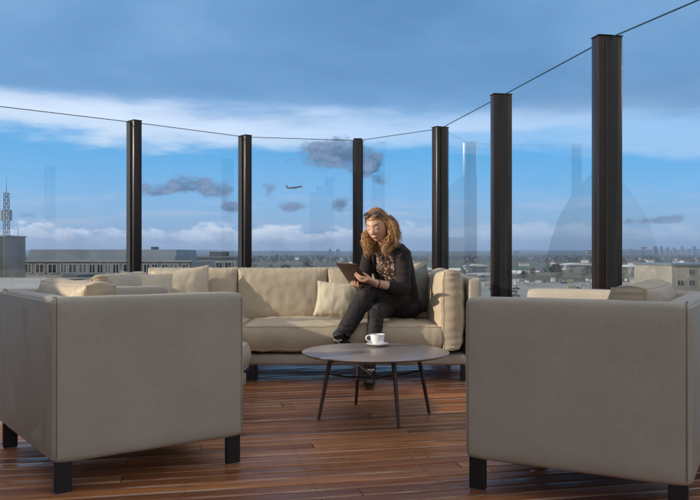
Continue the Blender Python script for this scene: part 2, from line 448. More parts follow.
for i, p in enumerate(poly):
    if i not in plabel and i not in (4, 5, 12, 13): continue
    t = tang[i]; ang = math.atan2(t.y, t.x)
    if post0 is None:
        e = empty('glazing_post', (p.x, p.y, 0), ang)
        m_ = MB(); m_.rbox(-PDep/2, PDep/2, -PWid/2, PWid/2, 0, GT+.012, .006, 2)
        m_.build('post_profile', M_post, e, True)
        m_ = MB(); m_.box(-PDep/2-.014, -PDep/2-.0003, -.032, .032, 0, GT+.004).box(PDep/2+.0003, PDep/2+.014, -.032, .032, 0, GT+.004)
        m_.build('glazing_channel', M_postd, e)
        m_ = MB(); m_.rbox(-PDep/2-.004, PDep/2+.004, -PWid/2-.004, PWid/2+.004, GT+.0125, GT+.019, .002, 1); m_.build('post_cap', M_postd, e)
        m_ = MB(); m_.box(-.09, .09, -.12, .12, .004, .016)
        for sx in (-1,1):
            for sy in (-1,1): m_.lathe([(0,.024),(.009,.024),(.009,.0165)], 8, c=(sx*.07, sy*.095, 0))
        m_.build('base_plate', M_post, e)
        post0 = e
    else:
        e = copy_tree(post0); e.location = (p.x, p.y, 0); e.rotation_euler = (0,0,ang)
    tag(e, plabel.get(i, {4:'bronze glazing post second beyond the left picture edge',5:'bronze glazing post just beyond the left picture edge',12:'dark glazing post just beyond the right picture edge',13:'dark glazing post second beyond the right picture edge'}.get(i)), 'post', 'posts of the glass wind screen')
glabel = {5: 'clear glass screen panel left of the first bronze post, in front of the antenna tower',
          6: 'clear glass screen panel between the two leftmost posts, in front of the office building',
          7: 'clear glass screen panel with the flying aircraft seen through it',
          8: 'clear glass screen panel directly behind the woman\'s head and right shoulder',
          9: 'clear glass screen panel behind the right arm of the corner sofa',
          10: 'clear glass screen panel looking onto the apron, between the two widest posts',
          11: 'clear glass screen panel at the right edge, behind the right armchair'}
for i in range(len(poly)-1):
    if not 3 <= i <= 13: continue
    a, c = poly[i], poly[i+1]; d = (c-a); L = d.length; d.normalize(); ang = math.atan2(d.y, d.x)
    e = empty('glass_panel', (a.x, a.y, 0), ang)
    g0, g1 = PDep/2+.004, L-PDep/2-.004
    m_ = MB(); m_.add([(g0,0,.04),(g1,0,.04),(g1,0,GT),(g0,0,GT)], [(0,1,2,3)])
    me = m_.mesh('pane')
    pane = link('pane', me, M_glass, e)
    m_ = MB(); m_.box(g0, g1, -.004, .004, GT+.0004, GT+.0065); m_.build('top_edge', M_edge, e)
    m_ = MB(); m_.box(g0, g1, -.03, -.006, .003, .10).box(g0, g1, .006, .03, .003, .10); m_.build('base_channel', M_post, e)
    tag(e, glabel.get(i, {3:'clear glass screen panel beside the added sun blockers',4:'clear glass screen panel beyond the left picture edge',12:'clear glass screen panel beyond the right picture edge',13:'clear glass screen panel nearest the camera on the right'}.get(i)), 'glass panel', 'panes of the glass wind screen')

# ------------------------------------------------------------------ airfield, city and hills around the building
GZ = -20.0
def zone(px):
    for lim, t in ((127,'left of the first post'),(238,'between the first and second posts'),(353,'between the second and third posts'),(432,'between the third and fourth posts'),
                   (491,'between the fourth and fifth posts'),(592,'between the fifth and sixth posts'),(9999,'right of the sixth post')):
        if px < lim: return t
def gp(px, D): return (px-350)/PXF*D
def ground_mat():
    m = bpy.data.materials.new('airfield_ground'); m.use_nodes = True; t = m.node_tree; q = NB(t); p = t.nodes['Principled BSDF']
    v = q.n('ShaderNodeTexCoord').outputs['Object']
    n1 = q.noise(v, .004, 5, .6); n2 = q.noise(v, .03, 4, .6); n3 = q.noise(q.scale(v, (1, .3, 1)), .0012, 3, .5)
    c = q.ramp(n1, [(.30,(.035,.050,.022)),(.45,(.060,.075,.030)),(.56,(.085,.080,.045)),(.7,(.05,.062,.032))])
    c = q.mix(q.step(n3, .50, .58), c, (.028,.036,.024))
    c = q.mix(q.m('MULTIPLY', q.step(n2, .45, .6), .4), c, (.10,.095,.07))
    q.put(p.inputs['Base Color'], c); p.inputs['Roughness'].default_value = .95
    return m
def sheet(name, pts, z, m, kind='structure'):
    mm = MB(); mm.add([(x, y, z) for x, y in pts], [tuple(range(len(pts)))]); o = mm.build(name, m); o['kind'] = kind; return o
mm = MB(); N_ = 24; E_ = 11000
sheet('ground', [(-E_,-E_),(E_,-E_),(E_,E_),(-E_,E_)], GZ, ground_mat())
M_apron = mat('apron_concrete', (.30,.30,.295), .8, var=.35, vscale=.02, coord='Object')
M_asph = mat('asphalt', (.07,.07,.075), .85, var=.3, vscale=.02)
M_grass = mat('airfield_grass', (.085,.125,.035), .95, var=.35, vscale=.01)
sheet('apron', [(-60, 330), (420, 330), (460, 560), (-20, 590)], GZ+.02, M_apron)
sheet('taxiway', [(-900, 900), (1600, 860), (1600, 900), (-900, 945)], GZ+.04, M_asph)
sheet('runway', [(-1500, 1500), (2400, 1380), (2400, 1440), (-1500, 1565)], GZ+.04, M_asph)
sheet('grass_field', [(150, 960), (900, 930), (980, 1340), (140, 1400)], GZ+.01, M_grass)
sheet('road', [(-700, 610), (900, 600), (900, 612), (-700, 622)], GZ+.05, M_asph)
# apron markings
mk = MB()
for i in range(9):
    x = 10+i*42; mk.add([(x,380,GZ+.04),(x+.6,380,GZ+.04),(x+14,470,GZ+.04),(x+13.4,470,GZ+.04)], [(0,1,2,3)])
mk.add([(-30,372,GZ+.045),(420,366,GZ+.045),(420,366.8,GZ+.045),(-30,372.8,GZ+.045)], [(0,1,2,3)])
o = mk.build('apron_marking', mat('yellow_line_paint', (.6,.45,.08), .7)); o['kind'] = 'structure'
# hills: long ridges of real terrain
def ridge(D, x0, x1, base, amp, seed, m, depth, n=260, k_=1.0):
    g = MB(); vs = []; rows = 9
    for i in range(n+1):
        x = x0+(x1-x0)*i/n
        u = x/1000
        h = base+amp*(noise.noise(Vector((u*.35, seed, 0)))+.35*noise.noise(Vector((u*1.6, seed, 3)))+.16*noise.noise(Vector((u*9, seed, 5))))+ (3.0*noise.noise(Vector((u*40, seed, 9))))*k_
        for j in range(rows):
            w = j/(rows-1); prof = sin(pi*w)**.7
            y = D+depth*(w-.5)+120*noise.noise(Vector((u*.8, seed, 8)))
            vs.append((x, y, GZ-.5+max(1.0, h)*prof*(1+.12*noise.noise(Vector((u*3, w*4, seed))))))
    fs = [(i*rows+j, (i+1)*rows+j, (i+1)*rows+j+1, i*rows+j+1) for i in range(n) for j in range(rows-1)]
    g.add(vs, fs); o = g.build('hills', m, smooth=True, autos=180); o['kind'] = 'structure'
M_hill = mat('wooded_hill', (.040,.055,.030), .95, col2=(.085,.085,.055), vscale=.004)
ridge(9300, -9500, 9500, 62, 34, 2.2, M_hill, 1500)
ridge(6200, -7500, 8500, 34, 16, 7.7, M_hill, 900)
ridge(3600, -4500, 5200, 17, 10, 4.1, M_hill, 420, 400, 1.3)

# woods: stretches of trees that read as one mass
M_leaf = mat('winter_foliage', (.045,.055,.028), .9, col2=(.11,.085,.05), vscale=.25)
M_leafd = mat('dark_evergreen', (.025,.04,.02), .9, var=.4, vscale=.3)
M_bark = mat('bark', (.06,.045,.035), .9)
def clump(mb_, c, r, h, n, rg, size):
    for _ in range(n):
        th = rg.uniform(0, 2*pi); z = rg.random(); rr = r*math.sqrt(rg.random())*(1-.55*abs(z-.4)**1.2)
        P = Vector((c[0]+rr*cos(th), c[1]+rr*sin(th), c[2]+h*z))
        a = Vector((rg.gauss(0,1), rg.gauss(0,1), rg.gauss(0,1))).normalized(); b2 = a.orthogonal().normalized(); s = size*rg.uniform(.5,1.3)
        mb_.add([P+a*s, P+b2*s, P-a*s*.8, P-b2*s*.9+a*s*.3], [(0,1,2,3)])
rg = random.Random(11)
def wood(x0, x1, y0, y1, count, hmin, hmax, m, label, n=26):
    g = MB()
    for _ in range(count):
        x = rg.uniform(x0, x1); y = rg.uniform(y0, y1); h = rg.uniform(hmin, hmax)
        clump(g, (x, y, GZ), h*.55, h, n, rg, h*.17)
    o = g.build('woodland', m); tag(o, label, 'woodland', kind='stuff')
wood(-900, 1500, 1850, 2250, 420, 7, 13, M_leaf, 'brown and green woodland strip beyond the runway')
wood(-1200, 2200, 2500, 2900, 420, 9, 16, M_leafd, 'dark line of woodland at the foot of the hills', 20)
wood(-420, -60, 520, 700, 90, 6, 10, M_leafd, 'dark trees beyond the low office building', 40)

# single trees beyond the apron: trunk, limbs and twiggy crown
def tree(h, seed, m):
    rr = random.Random(seed); e = empty('bare_tree')
    g = MB(); g.tube([(0,0,0),(.1,.05,h*.2),(0,.1,h*.45),(.1,0,h*.8)], [h*.03,h*.024,h*.016,h*.005], 6)
    for _ in range(7):
        a = rr.uniform(0, 2*pi); z = h*rr.uniform(.25,.6); L = h*rr.uniform(.25,.42)
        g.tube([(0,0,z),(cos(a)*L*.5,sin(a)*L*.5,z+L*.35),(cos(a)*L,sin(a)*L,z+L*.8)], [h*.012,h*.008,h*.003], 5)
    g.build('trunk', M_bark, e)
    g = MB()
    for _ in range(11):
        a = rr.uniform(0, 2*pi); d = h*rr.uniform(.05,.33); z = h*rr.uniform(.3,.78)
        clump(g, (cos(a)*d, sin(a)*d, z), h*.17, h*.24, 42, rr, h*.032)
    g.build('crown', m, e)
    return e
protos = [tree(10, 1, M_leaf), tree(12, 2, M_leafd), tree(8, 3, M_leaf)]
nt_ = 0
for i in range(46):
    if i < 34: px = rg.uniform(528, 600) if i % 2 else rg.uniform(486, 690); D = rg.uniform(610, 800)
    else: px = rg.uniform(250, 440); D = rg.uniform(700, 1200)
    e = protos[i] if i < 3 else copy_tree(protos[i % 3])
    e.location = (gp(px, D), D, GZ); e.rotation_euler = (0,0,rg.uniform(0,6)); s = rg.uniform(.7, 1.25); e.scale = (s, s, s*rg.uniform(.85,1.1))
    tag(e, ['bare brownish tree', 'dark dense tree', 'small bare tree'][i % 3]+(' nearer the apron, ' if D < 700 else ' farther off, ')+zone(px), 'tree', 'trees beyond the apron')

# ------------------------------------------------------------------ buildings
M_clad = mat('blue_grey_metal_roofing', (.20,.235,.28), .45, metal=.3, var=.2, vscale=.25)
M_wall = mat('light_grey_render', (.33,.34,.35), .8, var=.2, vscale=.4)
M_wall2 = mat('beige_facade_panel', (.27,.25,.225), .8, var=.18, vscale=.1)
M_frame = mat('white_window_frame', (.46,.48,.50), .5)
M_pane = mat('dark_window_pane', (.02,.03,.045), .08, var=.5, vscale=.35)
M_white = mat('white_metal_roof', (.68,.69,.70), .5, var=.12, vscale=.03)
M_dgrey = mat('dark_plant_steel', (.07,.075,.08), .6)
def window(parent, x0, x1, y, z0, z1, mull=2, w=None):
    """a window on a facade that faces -y: white frame standing proud, pane and mullions"""
    f = MB(); t = .07
    f.box(x0, x1, y-.10, y-.003, z0, z0+t).box(x0, x1, y-.10, y-.003, z1-t, z1).box(x0, x0+t, y-.10, y-.003, z0+t+.002, z1-t-.002).box(x1-t, x1, y-.10, y-.003, z0+t+.002, z1-t-.002)
    for i in range(1, mull):
        x = x0+(x1-x0)*i/mull; f.box(x-.03, x+.03, y-.09, y-.05, z0+t+.002, z1-t-.002)
    fo = f.build('window', M_frame, parent)
    MB().box(x0+t+.004, x1-t-.004, y-.045, y-.02, z0+t+.004, z1-t-.004).build('pane', M_pane, fo)
def blinds(m):
    t = m.node_tree; q = NB(t); p = t.nodes['Principled BSDF']; r = q.n('ShaderNodeObjectInfo').outputs['Random']
    q.put(p.inputs['Base Color'], q.mix(q.step(r, .35, .9, False), (.02,.03,.045), (.22,.25,.28)))
blinds(M_pane)
D = 90
bx0, bx1 = gp(22, D), gp(196, D+14)
of = empty('office_building', (0,0,0), label='long low grey office building with a strip of white-framed windows, left of the scene', cat='building')
zt = CAMZ+(254-262.0)*D/PXF*1.0      # top of the window storey
m_ = MB(); m_.box(bx0, bx1+2.2, D, D+16, GZ, zt); m_.build('wall', M_wall, of)
zr = CAMZ+(254-249.4)*D/PXF
m_ = MB(); m_.add([(bx0,D+1.2,zt+.02),(bx1,D+1.2,zt+.02),(bx1,D+2.4,zr),(bx0,D+2.4,zr),(bx0,D+14,zr),(bx1,D+14,zr),(bx1,D+15,zt+.02),(bx0,D+15,zt+.02)],
                  [(0,1,2,3),(3,2,5,4),(4,5,6,7),(0,3,4,7),(1,6,5,2)])
for i in range(60):
    x = bx0+.1+(bx1-bx0-.2)*i/59; m_.add([(x-.02,D+1.15,zt+.03),(x+.02,D+1.15,zt+.03),(x+.02,D+2.36,zr+.03),(x-.02,D+2.36,zr+.03)], [(0,1,2,3)])
m_.build('roof', M_clad, of)
MB().box(bx0-.1, bx1+2.4, D-.25, D+.7, zt+.022, zt+.20).build('cornice', M_wall, of)
for zz in (-2.2, -5.6, -9.0):
    MB().box(bx0, bx1+2.2, D-.12, D-.002, zz-.30, zz-.10).build('string_course', M_wall, of)
nwin = 0; x = bx0+.35
rw = random.Random(5)
while x < bx1+1.2:
    w = .78 if rw.random() < .7 else 1.05
    for z0 in ((zt-1.32), (zt-4.6)):
        window(of, x, x+w, D, z0, z0+1.12, 2)
    x += w+(.14 if rw.random() < .65 else .42)
m_ = MB(); m_.rbox(gp(142,D), gp(146,D), D+4, D+6, zr+.01, zr+.35, .03, 1).rbox(gp(120,D), gp(123,D), D+4, D+5, zr+.01, zr+.25, .03, 1); m_.build('roof_vent', M_dgrey, of)
# lower wing to the right of it, further away
D2 = 132
wg = empty('office_building', (0,0,0), label='lower flat-roofed office wing behind the right end of the long building', cat='building')
wx0, wx1 = gp(186, D2), gp(236, D2); z2 = CAMZ+(254-258)*D2/PXF
MB().box(wx0, wx1, D2, D2+14, GZ, z2).build('wall', M_wall, wg)
MB().box(wx0-.2, wx1+.2, D2-.3, D2+14.3, z2+.002, z2+.30).build('cornice', M_clad, wg)
MB().rbox(gp(205,D2), gp(222,D2), D2+4, D2+8, z2+.31, z2+1.1, .05, 1).build('roof_plant', M_dgrey, wg)
x = wx0+.6
while x < wx1-1.5:
    window(wg, x, x+1.15, D2, z2-1.9, z2-.7, 2); x += 1.5
# near flat roof with a pale parapet
nr = empty('low_roof_building', label='flat roof with a pale parapet and rail just below the left horizon', cat='building')
rx0, rx1, rD = -30, -8.2, 40
MB().box(rx0, rx1, rD, rD+22, GZ, -1.05).build('wall', M_wall, nr)
MB().box(rx0-.1, rx1+.1, rD-.1, rD+.25, -1.048, -.80).build('parapet', M_frame, nr)
m_ = MB()
for i in range(15):
    x = rx0+.5+i*1.5; m_.box(x-.02, x+.02, rD+.05, rD+.09, -.798, -.35)
m_.box(rx0, rx1, rD+.04, rD+.10, -.348, -.30).box(rx0, rx1, rD+.055, rD+.085, -.58, -.55)
m_.build('guard_rail', M_frame, nr)
MB().rbox(gp(48,45), gp(66,45), 47, 50, -1.04, -.35, .05, 1).rbox(gp(80,45), gp(92,45), 50, 52, -1.04, -.5, .05, 1).build('air_handling_unit', M_dgrey, nr)
# tower block with lattice mast
D3 = 80
tw = empty('stair_tower', label='square concrete tower block at the far left, carrying the lattice antenna mast', cat='building')
tx0, tx1 = gp(-40, D3), gp(25.5, D3+5); z3 = CAMZ+(254-236.5)*D3/PXF
MB().box(tx0, tx1, D3, D3+5, GZ, z3).build('wall', M_conc, tw)
MB().box(tx0-.08, tx1+.08, D3-.08, D3+5.08, z3+.002, z3+.14).build('coping', M_wall, tw)
MB().box(gp(0.5,D3), gp(1.5,D3), D3-.10, D3-.003, GZ, z3-.05).build('downpipe', M_dgrey, tw)
MB().box(gp(-30,D3), gp(-3,D3), D3-.05, D3-.003, -6, z3-.35).build('louvre_panel', M_clad, tw)
am = empty('antenna_mast', (gp(6.5,D3+2), D3+2, z3+.145), label='slender lattice antenna mast with panel antennas on top of the tower block', cat='mast')
m_ = MB(); hm = 5.3; a_ = .24
for sx in (-1,1):
    for sy in (-1,1): m_.tube([(sx*a_,sy*a_,0),(sx*a_*.8,sy*a_*.8,hm*.85)], .032, 5)
nlev = 12
for i in range(nlev):
    z0, z1 = hm*.85*i/nlev, hm*.85*(i+1)/nlev
    for (p_, q_) in (((-1,-1),(1,-1)),((1,-1),(1,1)),((1,1),(-1,1)),((-1,1),(-1,-1))):
        if i % 2: p_, q_ = q_, p_
        m_.tube([(p_[0]*a_*.9,p_[1]*a_*.9,z0),(q_[0]*a_*.9,q_[1]*a_*.9,z1)], .018, 4)
        m_.tube([(p_[0]*a_*.9,p_[1]*a_*.9,z1),(q_[0]*a_*.9,q_[1]*a_*.9,z1)], .016, 4)
m_.tube([(0,0,hm*.85),(0,0,hm)], .03, 5)
m_.build('lattice', M_dgrey, am)
for sx, sy, zz in ((-.45,-.1,1.55),(.45,-.1,1.55),(0,-.48,1.45),(-.32,.3,1.6),(.32,.35,1.6)):
    g = MB(); g.rbox(sx-.10, sx+.10, sy-.07, sy+.07, zz, zz+1.15, .03, 1); g.tube([(sx*.4,sy*.4,zz+.3),(sx,sy,zz+.3)], .02, 4).tube([(sx*.4,sy*.4,zz+.9),(sx,sy,zz+.9)], .02, 4)
    g.build('panel_antenna', M_wall, am)
g = MB(); g.tube([(0,0,hm),(0,0,hm+.9)], .014, 4).build('whip_aerial', M_dgrey, am)
for dx_ in (gp(18,D3+1),):
    o = MB().tube([(0,0,0),(0,0,.9)], .02, 5).build('roof_aerial', M_dgrey); o.location = (dx_, D3+1, z3+.145); tag(o, 'short single aerial beside the lattice mast on the tower roof', 'aerial')

# beige terminal on the right and hangars
def terminal(px0, px1, D, ztop, depth, label, m, rows=3, name='terminal_building', canopy=True):
    e = empty(name, label=label, cat='building')
    x0, x1 = gp(px0, D), gp(px1, D)
    MB().box(x0, x1, D, D+depth, GZ, ztop).build('wall', m, e)
    MB().box(x0-.5, x1+.5, D-.5, D+depth+.5, ztop+.01, ztop+.8).build('roof', M_clad, e)
    n = 0
    for r_ in range(rows):
        z0 = ztop-3.6-r_*4.2
        x = x0+2
        while x < x1-4 and n < 60:
            window(e, x, x+2.6, D, z0, z0+2.2, 2); x += 4.4; n += 1
    MB().rbox((x0+x1)/2-3, (x0+x1)/2+3, D+4, D+9, ztop+.82, ztop+3, .2, 1).build('roof_plant', M_dgrey, e)
    return e
terminal(672, 790, 300, -3.6, 40, 'beige multi-storey terminal building at the right edge behind the armchair cushion', M_wall2)
terminal(646, 676, 420, -13.2, 25, 'small beige service building with a flat roof left of the beige terminal', M_wall2, 1, 'service_building')
def hangar(px0, px1, D, h, label, depth=40, m=None):
    e = empty('hangar', label=label, cat='hangar'); x0, x1 = gp(px0, D), gp(px1, D)
    MB().box(x0, x1, D, D+depth, GZ, GZ+h*.72).build('wall', m or M_wall, e)
    g = MB(); n = 14; vs = []
    for yy in (D-1, D+depth+1):
        for i in range(n+1):
            a = i/n; vs.append((x0-1+(x1-x0+2)*a, yy, GZ+h*.72+.02+h*.28*sin(pi*a)))
    fs = [(i, i+1, n+2+i, n+1+i) for i in range(n)]+[tuple(range(n+1)), tuple(range(2*n+1, n, -1)), (0, n+1, 2*n+1, n)]
    g.add(vs, fs); g.build('roof', M_white, e, True, 30)
    w = (x1-x0)
    MB().box(x0+w*.2, x1-w*.2, D-.15, D-.01, GZ, GZ+h*.6).build('door', M_clad, e)
hangar(620, 672, 840, 9, 'long pale-roofed hangar at right, beyond the dark glazing post')
hangar(566, 596, 1010, 9, 'white-roofed hangar in the middle distance between the two widest posts')
hangar(468, 490, 900, 9, 'white-roofed hangar just left of the fifth glazing post')
hangar(424, 438, 760, 7, 'small white-roofed hangar seen right of the woman')
# skyline towers
rb = random.Random(21)
for i, px in enumerate((655, 661, 667, 674, 682, 688, 694, 641, 630, 330, 338)):
    D = rb.uniform(5000, 5600); w = rb.uniform(14, 28); h = rb.uniform(52, 78) if i < 7 else rb.uniform(45, 55)
    e = empty('tower_block', (gp(px, D), D, GZ)); 
    MB().box(-w/2, w/2, -w/2, w/2, 0, h).box(-w/4, w/4, -w/4, w/4, h+.01, h+4).build('wall', mat('hazy_tower_concrete', (.13,.13,.14), .8), e)
    g = MB()
    for r_ in range(8): g.box(-w/2+2, w/2-2, -w/2-.4, -w/2-.02, 4+r_*h/9, 4+r_*h/9+2.4)
    g.build('window_band', M_pane, e)
    tag(e, ('wide' if w > 21 else 'narrow')+(' tall' if h > 60 else ' lower')+' tower block on the horizon '+zone(px), 'tower block', 'tower blocks on the horizon')
# distant houses
g = MB(); g.box(-6,6,-5,5,0,6); hproto = empty('distant_house'); g.build('wall', M_frame, hproto)
MB().add([(-6.5,-5.5,6.01),(6.5,-5.5,6.01),(6.5,5.5,6.01),(-6.5,5.5,6.01),(-6.5,0,9.5),(6.5,0,9.5)], [(0,1,5,4),(2,3,4,5),(0,4,3),(1,2,5),(0,3,2,1)]).build('roof', mat('clay_roof', (.13,.10,.09), .9), hproto)
for i in range(76):
    e = hproto if i == 0 else copy_tree(hproto)
    D = rb.uniform(1300, 3400); px = rb.uniform(205, 700)
    e.location = (gp(px, D), D, GZ); e.rotation_euler = (0,0,rb.uniform(-.6,.6)); s = rb.uniform(.6, 1.4); e.scale = (s*1.3, s, s*.8)
    tag(e, ('small' if s < 1 else 'larger')+' pale house '+('far off, ' if D > 2700 else 'in the middle distance, ' if D > 1900 else 'this side of the woods, ')+zone(px), 'house', 'distant houses below the horizon')

# masts
def light_mast(px, D, h, label, first=None):
    if first is None:
        e = empty('floodlight_mast'); MB().tube([(0,0,0),(0,0,1)], [.012,.006], 8, cap=False).build('pole', M_dgrey, e)
        MB().box(-.10,.10,-.012,.012,.985,1.0).box(-.07,.07,-.012,.012,.955,.965).build('cross_arm', M_dgrey, e)
        for i in range(6):
            x = -.095+i*.038; MB().box(x-.012,x+.012,-.03,.012,.965,.983).build('floodlight', M_frame, e)
    else: e = copy_tree(first)
    e.location = (gp(px, D), D, GZ); e.scale = (h*.82, h*.82, h); tag(e, label, 'mast', 'floodlight masts around the apron'); return e
fm = light_mast(516.5, 372, 22.4, 'tall floodlight mast just right of the fifth glazing post')
light_mast(590, 380, 22.6, 'tall floodlight mast just left of the widest glazing post', fm)
light_mast(643.5, 520, 25.5, 'floodlight mast above the right armchair\'s back cushion', fm)
light_mast(548, 640, 19, 'short floodlight mast among the trees between two glazing posts', fm)
light_mast(427, 560, 21.5, 'floodlight mast left of the fourth glazing post, right of the woman', fm)
light_mast(277, 700, 20.5, 'floodlight mast above the sofa\'s middle back cushion', fm)
light_mast(470, 600, 20.5, 'floodlight mast between the fourth and fifth glazing posts', fm)

# ------------------------------------------------------------------ aircraft
M_fus = mat('white_aircraft_paint', (.72,.73,.75), .3, coat=.3)
M_silhouette = mat('silhouette_aircraft_paint', (.012,.018,.045), .35, coat=.3)  # darkness of a backlit silhouette put into the paint colour
M_eng = mat('engine_grey', (.12,.12,.13), .4)
def airliner(mf, mt):
    """nose towards +x, 38 m long, wheels at z=0"""
    e = empty('airliner'); L = 38
    g = MB(); zc = 4.0
    st = [(-19,.25,5.3),(-16.5,.8,5.0),(-13,1.35,4.55),(-9,1.85,4.15),(-4,1.98,zc),(8,1.98,zc),(13,1.9,3.95),(16,1.55,3.75),(18,.95,3.5),(18.9,.35,3.4)]
    g.tube([(x,0,z) for x, r, z in st], [r for x, r, z in st], 18, up=(0,0,1)); g.build('fuselage', mf, e, True, 60)
    g = MB()
    for s in (-1,1):
        g.add([(4.5,s*1.6,3.1),(-2.8,s*1.6,3.1),(-5.6,s*16.8,4.5),(-4.2,s*17,4.6),(4.2,s*1.6,3.55),(-2.8,s*1.6,3.3),(-5.6,s*16.8,4.6),(-4.2,s*17,4.72)], [(0,1,2,3),(4,7,6,5),(0,3,7,4),(1,5,6,2),(3,2,6,7),(0,4,5,1)])
        wl = g.build('wing', M_eng if mf is M_silhouette else mf, e); g = MB()
        g.tube([(4.4,s*5.6,2.2),(3.6,s*5.6,2.2),(1.4,s*5.6,2.3),(-.2,s*5.6,2.4)], [.95,1.05,.95,.55], 14).box(-1,2.6,s*5.6-.12,s*5.6+.12,2.9,3.5).build('engine', M_eng, e, True, 40); g = MB()
        g.add([(-14.4,s*.6,5.2),(-17.4,s*.6,5.3),(-18.9,s*6.2,5.9),(-17.5,s*6.3,5.9),(-14.4,s*.6,5.45),(-17.4,s*.6,5.4),(-18.9,s*6.2,6),(-17.5,s*6.3,6)], [(0,1,2,3),(4,7,6,5),(0,3,7,4),(1,5,6,2),(3,2,6,7),(0,4,5,1)])
        g.build('tailplane', mt, e); g = MB()
    g.add([(-12.2,-.16,5.6),(-17.6,-.12,5.6),(-19.4,-.08,11.8),(-17.2,-.08,11.8),(-12.2,.16,5.6),(-17.6,.12,5.6),(-19.4,.08,11.8),(-17.2,.08,11.8)], [(0,1,2,3),(4,7,6,5),(0,3,7,4),(1,5,6,2),(3,2,6,7),(0,4,5,1)])
    g.build('tail_fin', mt, e)
    return e
def gear(e):
    g = MB()
    for x, y in ((13,0),(-1.5,2.8),(-1.5,-2.8)):
        g.tube([(x,y,.6),(x,y,2.8)], .14, 6); g.lathe([(0,-.25),(.55,-.2),(.6,0),(.55,.2),(0,.25)], 12, M=Matrix.Translation((x,y,.6))@Matrix.Rotation(R(90),4,'X'))
    g.build('landing_gear', M_eng, e)
fl = airliner(M_silhouette, M_silhouette)
DF = 1730; fl.location = (gp(294.8, DF), DF, CAMZ+(254-187.5)*DF/PXF-4); fl.rotation_euler = (R(0), R(-9), R(14))
tag(fl, 'airliner painted as a dark silhouette, climbing in the sky between the second and third glazing posts', 'aircraft')
pk = airliner(M_fus, mat('blue_tail_paint', (.16,.19,.25), .4)); gear(pk)
for j, (px, D, rz, s, lab) in enumerate(((521, 690, R(172), 1.05, 'white airliner parked right of the fifth glazing post'),
        (479, 640, R(20), .9, 'white airliner parked between the fourth and fifth glazing posts'),
        (612, 980, R(10), 1.1, 'white airliner taxiing behind the widest glazing post'),
        (660, 760, R(185), 1.0, 'white airliner parked near the beige terminal'),
        (452, 820, R(160), 1.0, 'white airliner parked just right of the fourth glazing post'))):
    e = pk if j == 0 else copy_tree(pk); e.location = (gp(px, D), D, GZ+.05); e.rotation_euler = (0,0,rz); e.scale = (s,s,s)
    tag(e, lab, 'aircraft', 'airliners parked on the airfield')

# ------------------------------------------------------------------ vehicles on the apron
M_tyre = mat('tyre', (.02,.02,.02), .8)
def vehicle(kind, paint):
    e = empty(kind)
    if kind == 'delivery_van': prof = [(-2.6,.45),(-2.6,2.3),(-2.45,2.4),(1.1,2.4),(1.9,1.45),(2.55,1.2),(2.6,.45)]; w = .95; glass = (1.15,1.95,1.5,2.3)
    elif kind == 'box_truck': prof = [(-3.9,.6),(-3.9,3.3),(1.5,3.3),(1.5,2.6),(2.0,2.6),(2.7,2.4),(3.1,1.4),(3.15,.6)]; w = 1.15; glass = (2.0,2.9,1.5,2.3)
    else: prof = [(-2.15,.4),(-2.15,1.0),(-1.6,1.1),(-1.1,1.45),(.5,1.47),(1.2,1.02),(2.0,.85),(2.15,.4)]; w = .85; glass = (-1.2,1.0,1.05,1.4)
    g = MB(); n = len(prof)
    g.add([(x,-w,z) for x, z in prof]+[(x,w,z) for x, z in prof], [tuple(range(n)), tuple(range(2*n-1,n-1,-1))]+[(i,(i+1)%n,(i+1)%n+n,i+n) for i in range(n)])
    g.build('body', paint, e)
    x0,x1,z0,z1 = glass
    g = MB()
    for s in (-1,1): g.add([(x0+.1,s*(w+.01),z0),(x1,s*(w+.01),z0),(x1-.35,s*(w+.01),z1),(x0+.3,s*(w+.01),z1)], [(0,1,2,3)])
    g.build('side_window', M_pane, e)
    for x in (prof[0][0]+.75, prof[-1][0]-.75):
        for s in (-1,1):
            MB().lathe([(0,-.1),(.33,-.1),(.33,.1),(0,.1)], 12, M=Matrix.Translation((x,s*w,.34))@Matrix.Rotation(R(90),4,'X')).build('wheel', M_tyre, e)
    return e
pw = mat('white_vehicle_paint', (.5,.5,.52), .35); pg_ = mat('dark_vehicle_paint', (.03,.035,.05), .3); ps = mat('silver_vehicle_paint', (.4,.41,.42), .35, metal=.4); pr = mat('yellow_vehicle_paint', (.30,.27,.18), .4)
vp = [vehicle('delivery_van', pw), vehicle('box_truck', pw), vehicle('parked_car', ps), vehicle('parked_car', pg_), vehicle('delivery_van', pr)]
vl = [('white van on the apron service road', 'van', 'white vans on the apron'), ('white box truck on the apron service road', 'truck', 'white trucks on the apron'),
      ('silver car in the rows beyond the apron', 'car', 'silver cars beyond the apron'), ('dark car in the rows beyond the apron', 'car', 'dark cars beyond the apron'), ('ochre airport van on the apron', 'van', 'ochre vans on the apron')]
rv = random.Random(9); used = [0]*5
spots = []
for i in range(44): spots.append((rv.uniform(446, 606) if i % 3 else rv.uniform(624, 672), rv.choice((560, 566, 583, 590, 541, 604)) + rv.uniform(-2,2)))
for i in range(9): spots.append((rv.uniform(486, 590), rv.uniform(395, 520)))
for i in range(9): spots.append((rv.uniform(404, 434), rv.uniform(520, 640)))
for px, D in spots:
    kx = rv.choice((0,0,1,2,2,3,3,3,2,0,3,4)) if D > 530 else rv.choice((0,1,2,3,4))
    e = vp[kx] if not used[kx] else copy_tree(vp[kx]); used[kx] = 1
    e.location = (gp(px, D), D, GZ+.06); e.rotation_euler = (0,0,rv.choice((0,pi,R(80),R(-90),R(12)))+rv.uniform(-.1,.1))
    tag(e, vl[kx][0].replace('in the rows ','').replace(' service road','')+(', nearest row, ' if D < 530 else ', middle row, ' if D < 575 else ', farthest row, ')+zone(px)+('' if zone(px)[0] != 'b' else ', left half' if px < {'third and f':392,'fourth and ':461,'fifth and s':541}.get(zone(px)[12:23], 0) else ', right half'), *vl[kx][1:])
